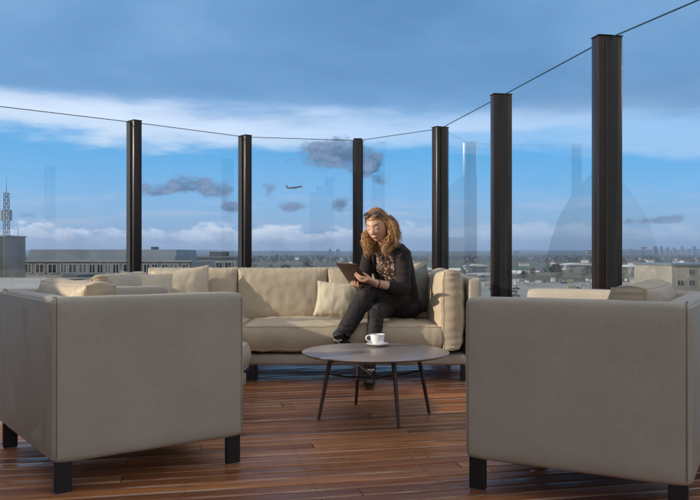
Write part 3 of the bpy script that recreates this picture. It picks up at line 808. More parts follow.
for kx, px, D, rz in ((3, 515.5, 378, 0), (3, 577, 458, R(10)), (4, 572, 455, 0)):
    e = copy_tree(vp[kx]); e.location = (gp(px, D), D, GZ+.06); e.rotation_euler = (0,0,rz); tag(e, *vl[kx])
    if kx == 3: e['label'] = 'dark car standing alone at the foot of the nearest floodlight mast' if px < 520 else 'dark car standing alone on the open apron'; e['group'] = 'cars standing on the open apron'

# ------------------------------------------------------------------ added sun blockers beside the seating (unseen, out of frame to the left)
pv = empty('tall_sun_blocker', label='unseen pavilion added to shade the right armchair, at the back left of the terrace', cat='building')  # added out of view to keep the sun off the right armchair
P0 = (-4.9, -6.4); PX1, PY1, PHH = -3.0, 2.25, 3.3
MB().box(-5.0, PX1, -6.4, PY1, PHH-.25, PHH).build('roof', M_clad, pv)
MB().box(-4.9, PX1-.12, -6.3, PY1-.12, .002, PHH-.252).build('wall', M_wall, pv)
g = MB()
for i in range(5): 
    y = -5.8+i*1.55; fo = MB().box(PX1-.118, PX1-.06, y, y+1.3, .1, 2.5).build('window', M_post, pv); MB().box(PX1-.058, PX1-.05, y+.06, y+1.24, .16, 2.44).build('pane', M_pane, fo)
bc = empty('low_sun_blocker', (-2.78, 2.82, 0), label='unseen low block added to shade the left armchair, beside the pavilion corner', cat='sun blocker')  # added unseen block, its shadow falls on the left armchair's back
MB().rbox(-.20,.20,-.675,.675,.05,1.16,.008,2).build('front_panel', M_wall, bc); MB().rbox(-.24,.24,-.685,.685,1.162,1.20,.006,2).build('blocker_top', M_postd, bc)
MB().box(-.17,.17,-.64,.64,.003,.049).build('plinth', M_postd, bc)

dm = empty('reflection_dome', (-15.5, 21.3, 0), label='unseen dark dome added for its curved reflection in the glass at right', cat='dome')  # unseen shape added only for the curved reflection in the right panes
prof = [(5.0*max(0,cos(a))**.62, -.9+5.4*sin(a)) for a in [R(90)*i/14 for i in range(15)]]
MB().lathe(prof, 40).build('dome_shell', mat('dark_blue_dome', (.03,.045,.075), .9, spec=.1), dm, True, 60)
MB().lathe([(4.9,GZ),(4.9,-1.35),(5.05,-1.35),(5.05,-.92),(4.9,-.92)], 40).build('drum', M_wall, dm, True, 30)

# ------------------------------------------------------------------ air
hb = MB(); hb.box(-11500, 11500, -11500, 11500, GZ-1.5, 175)
hm_ = bpy.data.materials.new('haze'); hm_.use_nodes = True; t = hm_.node_tree; t.nodes.clear()
vo = t.nodes.new('ShaderNodeVolumePrincipled'); vo.inputs['Color'].default_value = (.44,.64,1.0,1); vo.inputs['Density'].default_value = 1.15e-4; vo.inputs['Anisotropy'].default_value = .2
oo = t.nodes.new('ShaderNodeOutputMaterial'); t.links.new(vo.outputs[0], oo.inputs['Volume'])
hz = hb.build('haze', hm_); hz['kind'] = 'stuff'
# ------------------------------------------------------------------ cushions
def pillow_mb(w, h, t, edge=0.0, nu=44, nv_=34, seed=0, p=3.0, q=.5, pinch=.05, pucker=.006, sag=0.0, ribs=0, M=None, wr=.004, corner=2.0, m_=None):
    """cushion in the local x (width) / z (height) plane with thickness along y; z from 0 to h"""
    m_ = m_ or MB(); so = seed*13.7
    def pos(u, v, side):
        e = edge+(1-edge)*max(0.0, (1-abs(u)**p)*(1-abs(v)**p))**q
        x = w/2*u*(1-pinch*(1-abs(v)**corner)*abs(u)**3)
        z = h/2*v*(1-pinch*(1-abs(u)**corner)*abs(v)**3)
        y = side*t/2*e
        # puckers running in from the seams
        du, dv_ = 1-abs(u), 1-abs(v)
        pk = sin(u*w*75+so+3*noise.noise(Vector((u*3,so,0))))*math.exp(-dv_*h*22)*min(1, du*6)+sin(v*h*75+so*2+3*noise.noise(Vector((v*3,so,4))))*math.exp(-du*w*22)*min(1, dv_*6)
        y += side*pucker*pk*(min(1, 4*min(du, dv_)+.25))
        y += side*wr*1.8*noise.noise(Vector((u*w*7+so, v*h*7, side*3)))
        y += side*wr*noise.noise(Vector((u*w*16+so, v*h*9, side*5)))
        if ribs:
            rr = abs(((u*w/ribs+.5) % 1)-.5)*2   # 1 at seam
            y -= side*.007*max(0, (rr-.75)/.25)**2
            z -= 0.010*max(0, (rr-.75)/.25)**2*max(0, (v-.3))/.7
        z += h/2 - sag*(1-u*u)*max(0, v)
        return Vector((x, y, z))
    vs = []; fs = []
    for side in (-1, 1):
        for i in range(nu+1):
            for j in range(nv_+1):
                u = sin((i/nu*2-1)*pi/2*.92)/sin(pi/2*.92); v = sin((j/nv_*2-1)*pi/2*.92)/sin(pi/2*.92)
                vs.append(pos(u, v, side))
    W1 = nv_+1; off = (nu+1)*W1
    for i in range(nu):
        for j in range(nv_):
            a = i*W1+j
            fs.append((a, a+W1, a+W1+1, a+1)); fs.append((off+a, off+a+1, off+a+W1+1, off+a+W1))
    loop = [i*W1 for i in range(nu)]+[nu*W1+j for j in range(nv_)]+[i*W1+nv_ for i in range(nu, 0, -1)]+[j for j in range(nv_, 0, -1)]
    n = len(loop)
    cc = Vector((0,0,h/2)); prev = loop; K_ = 4 if edge > 0 else 1
    for s_ in range(1, K_+1):
        if s_ < K_:
            cur = []
            for li, a in enumerate(loop):
                A, B_ = vs[a], vs[off+a]; f = s_/K_
                P = A.lerp(B_, f); d = (P-Vector((0,P.y,h/2))); d.y = 0
                d = Vector((d.x/(w/2), 0, d.z/(h/2)))
                if abs(abs(d.x)-abs(d.z)) > .02: d = Vector((math.copysign(1,d.x),0,0)) if abs(d.x) > abs(d.z) else Vector((0,0,math.copysign(1,d.z)))
                else: d.normalize()
                bulge = sin(pi*f)*t*edge*.13
                rr = 0
                P = P+d*(bulge+pucker*.5*sin(li*1.9+so)*sin(pi*f)+.004*noise.noise(Vector((P.x*9,f*3,P.z*9+so))))
                vs.append(P); cur.append(len(vs)-1)
        else: cur = [off+a for a in loop]
        for j in range(n):
            j2 = (j+1) % n; fs.append((prev[j], cur[j], cur[j2], prev[j2]))
        prev = cur
    m_.add(vs, fs, M)
    # return the two seam loops for piping
    T = M if M is not None else Matrix()
    m_.seams = [[T @ vs[a] for a in loop], [T @ vs[off+a] for a in loop]]
    return m_
def cushion(name, parent, M, w, h, t, m=None, piping=True, **kw):
    mm = pillow_mb(w, h, t, M=M, **kw)
    seams = mm.seams
    o = mm.build(name, m or M_cush, parent, True, 55)
    if piping:
        pm = MB()
        for lp in (seams if kw.get('edge', 0) > 0 else seams[:1]):
            pts = lp+[lp[0]]
            pm.tube(pts, .0035 if kw.get('edge', 0) > 0 else .003, 5, cap=False)
        po = pm.build('piping', m or M_cush, o, True, 60)
    return o
def Mx(loc, rz=0, rx=0, ry=0, s=1):
    return Matrix.Translation(Vector(loc)) @ Matrix.Rotation(rz, 4, 'Z') @ Matrix.Rotation(rx, 4, 'X') @ Matrix.Rotation(ry, 4, 'Y')

# ------------------------------------------------------------------ armchair (open front towards +x, centre at origin)
AL, AW, AH, PT = .81, .92, .75, .095
def panel(x0, x1, y0, y1, z0, z1, name, parent, seed=0, top_r=.022):
    """upholstered slab: rounded box, subdivided and gently puffed"""
    bm = bmesh.new(); bmesh.ops.create_cube(bm, size=1)
    for v in bm.verts: v.co = Vector(((x0+x1)/2+v.co.x*(x1-x0), (y0+y1)/2+v.co.y*(y1-y0), (z0+z1)/2+v.co.z*(z1-z0)))
    bmesh.ops.bevel(bm, geom=bm.edges[:], offset=top_r, segments=4, affect='EDGES', profile=.5)
    big = [e for e in bm.edges if e.calc_length() > .2]
    bmesh.ops.subdivide_edges(bm, edges=big, cuts=18, use_grid_fill=True)
    bm.normal_update()
    cx, cy, cz = (x0+x1)/2, (y0+y1)/2, (z0+z1)/2
    moves = []
    for v in bm.verts:
        p = v.co; a = [min(1, max(0, 1-abs(p[i]-c)/(h/2))) for i, (c, h) in enumerate(((cx, x1-x0), (cy, y1-y0), (cz, z1-z0)))]
        a.sort(reverse=True)
        k_ = min(1, a[1]*6) if a[1] > 0 else 0
        d = .004*k_ + .0022*noise.noise(Vector((p.x*6+seed, p.y*6, p.z*6)))
        moves.append(v.normal*d)
    for v, mv in zip(bm.verts, moves): v.co += mv
    me = bpy.data.meshes.new(name); bm.to_mesh(me); bm.free()
    return link(name, me, M_shell, parent, True, 60)
def seam_line(parent, pts, r=.0021):
    MB().tube(pts, r, 6).build('seam', M_seam, parent, True)
def armchair():
    e = empty('lounge_armchair')
    x0, x1 = -AL/2, AL/2; y0, y1 = -AW/2, AW/2; zb = .125
    for s_ in (-1, 1):
        ya, yb = (y0, y0+PT) if s_ < 0 else (y1-PT, y1)
        o = panel(x0+PT*.0+.0, x1, ya, yb, zb, AH, 'arm_panel', e, seed=s_*5)
        ys = ya-.001 if s_ < 0 else yb+.001
        seam_line(o, [(x0+.012, ys, zb+.02), (x0+.013, ys, AH-.026), (x0+.014, ys-s_*.004, AH-.010), (x0+.016, ys-s_*.012, AH-.001), (x0+.018, ys-s_*.024, AH+.0035), (x0+.018, (ya+yb)/2, AH+.0045), (x0+.018, ys-s_*(PT-.024), AH+.0035), (x0+.018, ys-s_*(PT-.008), AH-.003)])
        seam_line(o, [(x1-.010, ys-s_*.003, zb+.02), (x1-.010, ys-s_*.003, AH-.025)], .0022)
    o = panel(x0+.001, x0+PT, y0+PT+.001, y1-PT-.001, zb, AH-.001, 'back_panel', e, seed=9)
    ob = MB(); ob.rbox(x0-.004, x0+.012, y0+.012, y1-.012, zb+.01, AH-.012, .006, 2); ob.build('back_upholstery', M_shell, e, True)
    m_ = MB(); m_.rbox(x0+PT+.002, x1-.012, y0+PT+.002, y1-PT-.002, .13, .25, .012, 3); m_.build('seat_base', M_shell, e, True)
    cushion('seat_cushion', e, Mx((x0+PT+.345, 0, .255+.085), rx=R(90)) @ Matrix.Translation((0,-0,-.35)) @ Matrix.Identity(4), .68, .70, .17, edge=.72, seed=4, p=4, q=.35, pinch=.01, pucker=.003)
    cushion('back_cushion', e, Mx((x0+PT+.125, 0, .405), rz=R(90), rx=R(0)) , .69, .388, .235, edge=.50, seed=6, p=2.6, q=.42, pinch=.03, pucker=.005, ribs=.115, nu=72)
    lg = []
    for sx in (-1, 1):
        for sy in (-1, 1):
            X0 = x0+.010 if sx < 0 else x1-.075; Yy = y0+.012 if sy < 0 else y1-.037
            m_ = MB(); m_.rbox(X0, X0+.065, Yy, Yy+.025, .006, .135, .003, 1); l = m_.build('leg', M_leg, e)
            MB().rbox(X0+.003, X0+.062, Yy+.003, Yy+.022, .0008, .0058, .0015, 1).build('glide', M_glide, l)
    return e
ch1 = armchair()
dL = Vector((cos(R(36)),sin(R(36)))); aL = Vector((-dL.y,dL.x)); cL = Vector((-1.122,2.925))+dL*AL/2+aL*AW/2
ch1.location = (cL.x, cL.y, 0); ch1.rotation_euler = (0,0,math.atan2(dL.y, dL.x))
tag(ch1, 'taupe upholstered armchair at left, low panel back towards the office tower, showing its right side', 'armchair', 'armchairs facing the table')
ch1['label'] = 'taupe box-shaped armchair at the left on dark flat legs, in front of the sofa corner'
ch2 = copy_tree(ch1)
dR = Vector((-.873,.487)).normalized(); aR = Vector((.487,.873)).normalized(); cR = Vector((1.158,2.628))+dR*AL/2+aR*AW/2
ch2.location = (cR.x, cR.y, 0); ch2.rotation_euler = (0,0,math.atan2(dR.y, dR.x))
tag(ch2, 'brownish box-shaped armchair at the right edge, its side panel towards the viewer', 'armchair')

# ------------------------------------------------------------------ corner sofa
sofa = empty('corner_sofa', (0, 0, 0), label='long beige leather corner sofa with loose back cushions where the woman sits', cat='sofa')
SY0, SY1 = 5.53, 6.50; SX1 = .94; SXL = -1.74
fb = MB(); fb.rbox(-.775, SX1-.10, SY0+.03, SY1-.10, .12, .200, .022, 3)
fb.rbox(SXL+.10, -.78, 4.84, SY1-.10, .12, .200, .022, 3); fb.build('base_frame', M_shell, sofa, True)
panel(SX1-.095, SX1, SY0, SY1, .12, .75, 'arm_panel', sofa, 3)
panel(SXL+.096, SX1-.096, SY1-.095, SY1, .12, .76, 'back_panel', sofa, 8)
panel(SXL, SXL+.095, 4.84, SY1, .12, .75, 'side_panel', sofa, 12)
def seat(x0, x1, y0, y1, seed):
    w = x1-x0; d = y1-y0
    M = Matrix.Translation(((x0+x1)/2, y1, .203+.115)) @ Matrix.Rotation(R(90), 4, 'X')
    cushion('seat_cushion', sofa, M, w, d, .235, edge=.70, seed=seed, p=3.2, q=.42, pinch=.012, pucker=.003, nu=60, wr=.005)
seat(-.775, .645, SY0, 6.19, 2)
seat(SXL+.10, -.785, 4.84, 5.52, 5)
seat(SXL+.10, -.785, 5.525, 6.19, 7)
for j, (xa, xb) in enumerate(((-1.63,-.91),(-.905,-.185),(-.18,.56))):
    cushion('back_cushion', sofa, Mx(((xa+xb)/2, 6.27, .38), rx=R(-7)), xb-xa, .418, .235, edge=.55, seed=20+j, p=3, q=.42, pinch=.02, pucker=.006, wr=.003, nu=54)
cushion('arm_cushion', sofa, Mx((.724, 5.87, .243), rz=R(90), rx=R(0)), .70, .55, .245, edge=.46, seed=31, p=3, q=.45, pinch=.02, pucker=.007, wr=.005, nu=54)
cushion('side_cushion', sofa, Mx((SXL+.22, 5.25, .42), rz=R(90), rx=R(-6)), .92, .36, .2, edge=.5, seed=33, p=3, q=.42, pinch=.02, pucker=.006)
for (lx, ly) in ((-.70, SY0+.05), (SX1-.14, SY0+.03), (SX1-.14, SY1-.13), (-.83, 4.87), (-.83, SY1-.13), (SXL+.12, 4.87), (SXL+.12, SY1-.13), (.1, SY1-.13)):
    l = MB().rbox(lx, lx+.03, ly, ly+.065, .006, .122, .003, 1).build('leg', M_leg, sofa)
    MB().rbox(lx+.003, lx+.027, ly+.003, ly+.062, .0008, .0058, .0015, 1).build('glide', M_glide, l)

ot = empty('ottoman', (-.905, 4.49, 0), label='square leather ottoman almost hidden behind the left armchair, its edge beside the table', cat='ottoman')
MB().rbox(-.27,.27,-.26,.26,.12,.20,.02,3).build('base_frame', M_shell, ot, True)
cushion('seat_cushion', ot, Matrix.Translation((0, .27, .203+.10)) @ Matrix.Rotation(R(90), 4, 'X'), .56, .54, .20, edge=.70, seed=41, p=3.2, q=.42, pinch=.012, pucker=.003)
for lx in (-.25,.22):
    for ly in (-.24,.18): MB().rbox(lx, lx+.03, ly, ly+.06, .001, .122, .003, 1).build('leg', M_leg, ot)

# scatter pillows
def scatter(label, loc, rz, rx, w, h, t, m, seed, ry=0):
    e = cushion('scatter_pillow', None, Matrix.Identity(4), w, h, t, m=m, edge=0, seed=seed, p=2.2, q=.55, pinch=.09, pucker=.005, wr=.004, nu=40, nv_=36)
    e.location = loc; e.rotation_euler = (Matrix.Rotation(rz,3,'Z') @ Matrix.Rotation(rx,3,'X') @ Matrix.Rotation(ry,3,'Y')).to_euler()
    tag(e, label, 'pillow', 'scatter pillows on the sofa')
    return e
scatter('pale beige rectangular pillow lying against the back cushion left of the woman', (-.105, 5.93, .435), R(-4), R(-24), .36, .29, .13, M_pil, 1, ry=R(4))
scatter('shaded grey-green pillow standing right of the woman, between her and the arm cushion', (.565, 6.03, .45), R(56), R(-4), .34, .37, .11, M_gpil, 2, ry=R(-9))
scatter('beige pillow of which only a corner shows behind the woman\'s left shoulder', (.42, 6.09, .44), R(10), R(-6), .40, .40, .09, M_pil, 3, ry=R(-6))
scatter('large pale pillow with a pointed corner, leaning in the sofa corner behind the left armchair', (-1.30, 6.02, .43), R(8), R(-16), .46, .40, .15, M_pil, 4, ry=R(-5))
scatter('plump pillow with a dented face, between the small low pillow and the pointed one', (-1.40, 5.45, .43), R(48), R(-14), .42, .37, .16, M_pil, 5, ry=R(4))
scatter('small low pillow, leftmost on the sofa, mostly hidden by the left armchair', (-1.47, 5.0, .43), R(80), R(-30), .40, .34, .15, M_pil, 6)

# ------------------------------------------------------------------ coffee table, cup
TX, TY, TR, TZ = .144, 4.37, .415, .372
tb = empty('coffee_table', (TX, TY, 0), label='low round coffee table with mauve-brown top and slim splayed legs', cat='table')
m_ = MB(); m_.lathe([(0,TZ-.018),(TR-.05,TZ-.018),(TR-.012,TZ-.013),(TR-.002,TZ-.006),(TR,TZ-.003),(TR-.001,TZ-.0008),(TR-.004,TZ),(0,TZ)], 96)
m_.build('tabletop', M_tab, tb, True, 40)
feet = [(-.318,-.08),(-.108,.35),(.113,-.30),(.312,.08)]
for fx, fy in feet:
    n = math.hypot(fx, fy); ux, uy = fx/n, fy/n
    pts = [(fx, fy, .004), (fx*.93, fy*.93, .12), (fx*.86, fy*.86, .24), (fx*.78, fy*.78, TZ-.019)]
    lg = MB().tube(pts, [.0085,.0105,.012,.0135], 10, cap=False).build('leg', M_tleg, tb, True)
m_ = MB()
for a_, b_ in ((0,3),(1,2)):
    A = Vector(feet[a_])*.865; B = Vector(feet[b_])*.865
    pts = []
    for i in range(13):
        u = i/12; P = A.lerp(B, u); z = .225 + .03*(abs(u-.5)*2)**2 + (.0 if a_ == 0 else .004)
        pts.append((P.x, P.y, z))
    m_.tube(pts, [(.011,.005)]*13, 8, up=(0,0,1), cap=False)
m_.lathe([(0,.215),(.03,.215),(.03,.236),(0,.236)], 16)
m_.build('cross_brace', M_tleg, tb, True)
CX, CY = .163, 4.60
sa = MB(); sa.lathe([(0,.004),(.026,.004),(.028,.001),(.032,.001),(.036,.004),(.055,.010),(.0655,.0165),(.067,.0175),(.066,.019),(.053,.0135),(.034,.008),(.026,.007),(0,.007)], 48)
s_ = sa.build('saucer', M_cup, None, True, 50, loc=(CX, CY, TZ)); tag(s_, 'small white porcelain saucer under the coffee cup', 'saucer')
cu = empty('coffee_cup', (CX, CY, TZ+.0085), label='white porcelain coffee cup with its handle to the left, standing on the table', cat='cup')
m_ = MB(); m_.lathe([(0,.003),(.020,.003),(.022,0),(.0255,0),(.026,.004),(.030,.010),(.040,.024),(.0445,.042),(.0465,.066),(.0468,.0685),(.0455,.0685),(.043,.045),(.038,.026),(.027,.012),(0,.009)], 48)
m_.build('cup_body', M_cup, cu, True, 60)
pts = [(-.043,-.004,.058),(-.056,-.008,.062),(-.069,-.011,.056),(-.073,-.012,.044),(-.068,-.011,.031),(-.056,-.008,.025),(-.041,-.004,.028)]
MB().tube(spline(pts, 18), [(.0055,.004)]*18, 10).build('handle', M_cup, cu, True)
MB().lathe([(0,.056),(.0438,.056)], 32).build('coffee', M_coffee, cu)
cu.scale = (.93,.93,.93)

# ------------------------------------------------------------------ the seated woman
M_skin = mat('skin', (.66,.40,.285), .5, var=.12, vscale=25, spec=.35)
M_skin.node_tree.nodes['Principled BSDF'].inputs['Subsurface Weight'].default_value = .12
M_skin.node_tree.nodes['Principled BSDF'].inputs['Subsurface Radius'].default_value = (.02,.008,.004)
M_lip = mat('lips', (.50,.22,.18), .45); M_brow = mat('brow_and_lash', (.10,.05,.03), .7)
M_card = mat('dark_maroon_knit', (.011,.0045,.006), .85, var=.3, vscale=30, bump=.0015, bscale=150, bump2=.004, b2scale=14, sheen=.04)
M_trou = mat('washed_black_jeans', (.016,.012,.014), .75, var=.35, vscale=14, bump=.0006, bscale=300, bump2=.007, b2scale=13)
M_boot = mat('black_boot_leather', (.012,.011,.012), .3, rvar=.15, vscale=20, bump2=.003, b2scale=22)
M_steel = mat('boot_buckle_metal', (.6,.58,.55), .25, metal=1)
M_band = mat('bracelet', (.02,.015,.015), .4)
def blouse_mat():
    m = bpy.data.materials.new('leopard_print_blouse'); m.use_nodes = True; t = m.node_tree; q = NB(t); p = t.nodes['Principled BSDF']
    v = q.n('ShaderNodeTexCoord').outputs['Object']
    wv = q.n('ShaderNodeTexVoronoi', feature='DISTANCE_TO_EDGE'); nz = q.n('ShaderNodeTexNoise'); q.put(nz.inputs['Vector'], v); nz.inputs['Scale'].default_value = 25
    ad = q.n('ShaderNodeVectorMath', operation='MULTIPLY_ADD'); q.put(ad.inputs[0], nz.outputs['Color']); ad.inputs[1].default_value = (.03,.03,.03); q.put(ad.inputs[2], v)
    q.put(wv.inputs['Vector'], ad.outputs[0]); wv.inputs['Scale'].default_value = 34
    f = q.step(wv.outputs['Distance'], .10, .20)
    n2 = q.noise(v, 60, 2)
    c = q.mix(f, (.035,.016,.012), q.mix(q.step(n2, .45, .55), (.50,.38,.27), (.24,.12,.07)))
    q.put(p.inputs['Base Color'], c); p.inputs['Roughness'].default_value = .65
    return m
def hair_mat():
    m = bpy.data.materials.new('red_blond_hair'); m.use_nodes = True; t = m.node_tree; q = NB(t); p = t.nodes['Principled BSDF']
    g = q.n('ShaderNodeNewGeometry'); r = g.outputs['Random Per Island']
    c = q.ramp(r, [(0,(.16,.066,.026)),(.35,(.36,.165,.058)),(.7,(.56,.31,.125)),(1,(.78,.54,.28))])
    sp = q.n('ShaderNodeSeparateXYZ'); q.put(sp.inputs[0], g.outputs['Position'])
    c = q.mix(q.m('MULTIPLY', q.step(sp.outputs[2], 1.12, 1.25), .5), c, (.085,.038,.018))   # darker regrowth towards the crown
    v = q.n('ShaderNodeTexCoord').outputs['Object']
    st = q.noise(q.scale(v, (420, 90, 60)), 1, 3)
    c = q.mix(q.m('MULTIPLY', q.step(st, .42, .66), .35), c, (.10,.045,.02))
    q.put(p.inputs['Base Color'], c); p.inputs['Roughness'].default_value = .42; p.inputs['Specular IOR Level'].default_value = .5
    return m
M_blouse = blouse_mat(); M_hair = hair_mat()

def fused(name, mb_, mats, parent=None, voxel=.006, smooth_it=3, post=None):
    """weld overlapping closed volumes into one continuous skin"""
    me0 = mb_.mesh(name+'_src'); o = bpy.data.objects.new(name, me0); COL.objects.link(o)
    r = o.modifiers.new('r', 'REMESH'); r.mode = 'VOXEL'; r.voxel_size = voxel
    if smooth_it:
        s = o.modifiers.new('s', 'SMOOTH'); s.iterations = smooth_it; s.factor = .5
    dg = bpy.context.evaluated_depsgraph_get(); me = bpy.data.meshes.new_from_object(o.evaluated_get(dg)); me.name = name
    o.modifiers.clear(); o.data = me; me.materials.clear()
    for mm in mats: me.materials.append(mm)
    if post: post(me)
    for p in me.polygons: p.use_smooth = True
    o.parent = parent; bpy.data.meshes.remove(me0)
    return o
fwd = Vector((-.42,-.907,0)).normalized(); lat = Vector((.907,-.42,0)).normalized()   # forward, her left
# head frame: +y towards the face, z up
HC = Vector((.208,5.735,1.124)); HS = 1.04
MH = Matrix.Translation(HC) @ Matrix.Rotation(R(149), 4, 'Z') @ Matrix.Rotation(R(-17), 4, 'X') @ Matrix.Rotation(R(4), 4, 'Y') @ Matrix.Scale(HS, 4)
def headfn(d):
    x, y, z = d
    a, b_, c = .0775, .094, .113
    if z < 0:
        k_ = (-z)
        a *= 1-.24*k_**1.6; b_ *= 1-.10*k_ if y > 0 else 1-.42*k_
    if y > 0: b_ *= 1-.07*(abs(x))**2
    P = Vector((x*a, y*b_, z*c))
    if y > 0:
        for s in (-1, 1):
            P.y -= .011*math.exp(-(((P.x-s*.030)/.015)**2+((P.z-.008)/.012)**2))
            P.y += .004*math.exp(-(((P.x-s*.038)/.018)**2+((P.z+.028)/.018)**2))
            P.y += .004*math.exp(-(((P.x-s*.028)/.02)**2+((P.z-.030)/.008)**2))
        P.y += .009*math.exp(-((P.x/.020)**2+((P.z+.092)/.016)**2))
        P.y -= .004*math.exp(-((P.x/.022)**2+((P.z+.074)/.006)**2))
        P.y += .002*math.exp(-((P.x/.024)**2+((P.z+.058)/.012)**2))
    return P
bd = MB()
bd.sphere((0,0,0), None, 48, 40, headfn, M=MH)
bd.tube([(0,.080,.014),(0,.092,-.004),(0,.1025,-.023),(0,.097,-.029)], [(.007,.006),(.0085,.008),(.0125,.010),(.013,.006)], 10, M=MH)
for s in (-1, 1):
    bd.sphere((s*.010,.093,-.028), (.007,.008,.006), 8, 6, M=MH)
    bd.sphere((s*.031,.074,.007), (.0135,.0115,.0095), 12, 10, M=MH)
    bd.sphere((s*.074,-.004,-.008), (.009,.019,.031), 10, 10, M=MH)
bd.sphere((0,.0845,-.0520), (.024,.0060,.0036), 14, 8, M=MH); bd.sphere((0,.0830,-.0590), (.020,.0068,.0042), 14, 8, M=MH)
bd.tube([(.275,5.845,.93),(.262,5.815,.985),(.240,5.775,1.05)], [.056,.047,.046], 16)
# torso core, upper chest, arms
bd.tube([(.385,5.95,.52),(.37,5.935,.66),(.33,5.89,.80),(.30,5.86,.89),(.28,5.845,.94)], [(.14,.095),(.12,.085),(.135,.09),(.145,.08),(.10,.055)], 20, up=fwd)
SL = Vector((.398,5.785,.925)); EL_ = Vector((.388,5.680,.660)); WL = Vector((.178,5.510,.716))
SR = Vector((.150,5.895,.925)); ER = Vector((.095,5.82,.675)); WR = Vector((.085,5.685,.672))
for s_, e_, w_ in ((SL, EL_, WL), (SR, ER, WR)):
    bd.tube([s_, s_.lerp(e_, .5), e_], [.045,.041,.035], 14); bd.tube([e_, e_.lerp(w_, .35), w_], [.036,.036,.0245], 14)
# tablet frame
tc_ = Vector((.022,5.490,.780)); tu = Vector((.142,-.093,-.010)).normalized(); tv = Vector((.095,.16,-.145)).normalized(); tn = tu.cross(tv).normalized()  # tn points to her (screen side)
tv = tn.cross(tu).normalized()
nbk = -tn
def finger(pts, r0, r1, mb_=bd):
    P = spline(pts, 9); mb_.tube(P, [r0+(r1-r0)*i/8 for i in range(9)], 8, capk=.9)
# her left hand: back of the hand to the viewer, fingers laid on the back of the tablet
kn = tc_+tu*.092+tv*.030+nbk*.020; palmdir = (kn-WL).normalized()
fdir = (tc_+tu*.012+tv*-.020+nbk*.014 - kn).normalized(); spr = fdir.cross(nbk).normalized()
if spr.z < 0: spr = -spr
bd.tube([WL, WL.lerp(kn, .35), WL.lerp(kn, .8), kn], [(.024,.018),(.030,.017),(.039,.0155),(.037,.0125)], 14, up=nbk)
for i, (L, o_) in enumerate(((.070,.028),(.078,.0095),(.073,-.0095),(.058,-.027))):
    b0 = kn+spr*o_-palmdir*.012; tip = kn+spr*(o_*1.12)+fdir*L; tip = tip-nbk*((tip-tc_).dot(nbk)-.0135)
    md = b0.lerp(tip, .5)+nbk*.009
    finger([b0, b0.lerp(tip,.25)+nbk*.006, md, b0.lerp(tip,.78)+nbk*.004, tip], .0098, .0070)
th0 = WL.lerp(kn, .45)+spr*.022; th2 = tc_+tu*.072+tv*.010+tn*.016
finger([th0, th0.lerp(th2,.4)+spr*.012, th0.lerp(th2,.75)+spr*.008, th2], .0125, .0085)
# her right hand: cradles the bottom edge
kr = tc_+tv*.128+tu*-.022+nbk*.012
bd.tube([WR, WR.lerp(kr,.4), WR.lerp(kr,.8), kr], [(.023,.018),(.029,.018),(.038,.017),(.036,.014)], 14, up=(0,0,1))
for i, (L, o_) in enumerate(((.050,.029),(.056,.0095),(.053,-.0095),(.043,-.027))):
    b0 = kr+tu*o_; tip = kr+tu*(o_*1.1)-tv*L; tip = tip-nbk*((tip-tc_).dot(nbk)-.0135)
    finger([b0, b0+nbk*.012-tv*.012, b0.lerp(tip,.6)+nbk*.010, tip], .0098, .0072)
t0 = WR.lerp(kr,.6)+tn*.012+tu*.02; t2 = tc_+tv*.085+tu*.035+tn*.016
finger([t0, t0.lerp(t2,.4)+tn*.014, t2], .012, .0085)
# hips and legs under the trousers
HL = Vector((.435,5.925,.545)); KL = Vector((.135,5.600,.655)); AL_ = Vector((-.062,5.445,.335))
HR = Vector((.315,6.00,.540)); KR = Vector((.190,5.515,.510)); AR_ = Vector((.140,5.395,.120))
for h_, k_, a_ in ((HL,KL,AL_),(HR,KR,AR_)):
    bd.tube([h_, h_.lerp(k_,.5), k_], [.065,.055,.043], 14); bd.tube([k_, k_.lerp(a_,.35), a_], [.042,.042,.028], 14)
bd.tube([AL_, AL_+Vector((-.015,-.030,-.045))], [.022,.018], 10); bd.tube([AR_, AR_+Vector((0,-.02,-.05))], [.022,.018], 10)
MHi = MH.inverted()
def paint(me):
    for p in me.polygons:
        c = MHi @ p.center
        if c.y > .06:
            ax = abs(c.x)
            if ax < .021-(abs(c.z+.056-ax*.18)*1.1) and -.0635 < c.z < -.0485 and c.y > .078: p.material_index = 1
            elif .014 < ax < .047 and .0265+.004*sin((ax-.014)*60) < c.z < .0330+.004*sin((ax-.014)*60): p.material_index = 2
            elif .017 < ax < .045 and abs(c.z-(-.0015-abs(ax-.031)*-.12)) < .0028: p.material_index = 2
lady = fused('person', bd, [M_skin, M_lip, M_brow], None, .0042, 2, paint)
tag(lady, 'seated woman in dark cardigan and jeans, legs crossed, looking down at a tablet', 'person')

# blouse
g = MB()
tor = [(.385,5.95,.50),(.378,5.94,.60),(.352,5.912,.72),(.322,5.882,.82),(.296,5.858,.905),(.280,5.845,.955),(.268,5.832,.985)]
tr = [(.140,.112),(.132,.104),(.135,.100),(.145,.104),(.152,.090),(.118,.070),(.066,.056)]
g.tube(tor, tr, 28, up=fwd, capk=.3)
for s in (-1,1): g.sphere(Vector((.327,5.887,.812))+lat*s*.062+fwd*.062, (.058,.056,.056), 16, 12)
fused('blouse', g, [M_blouse], lady, .006, 4)
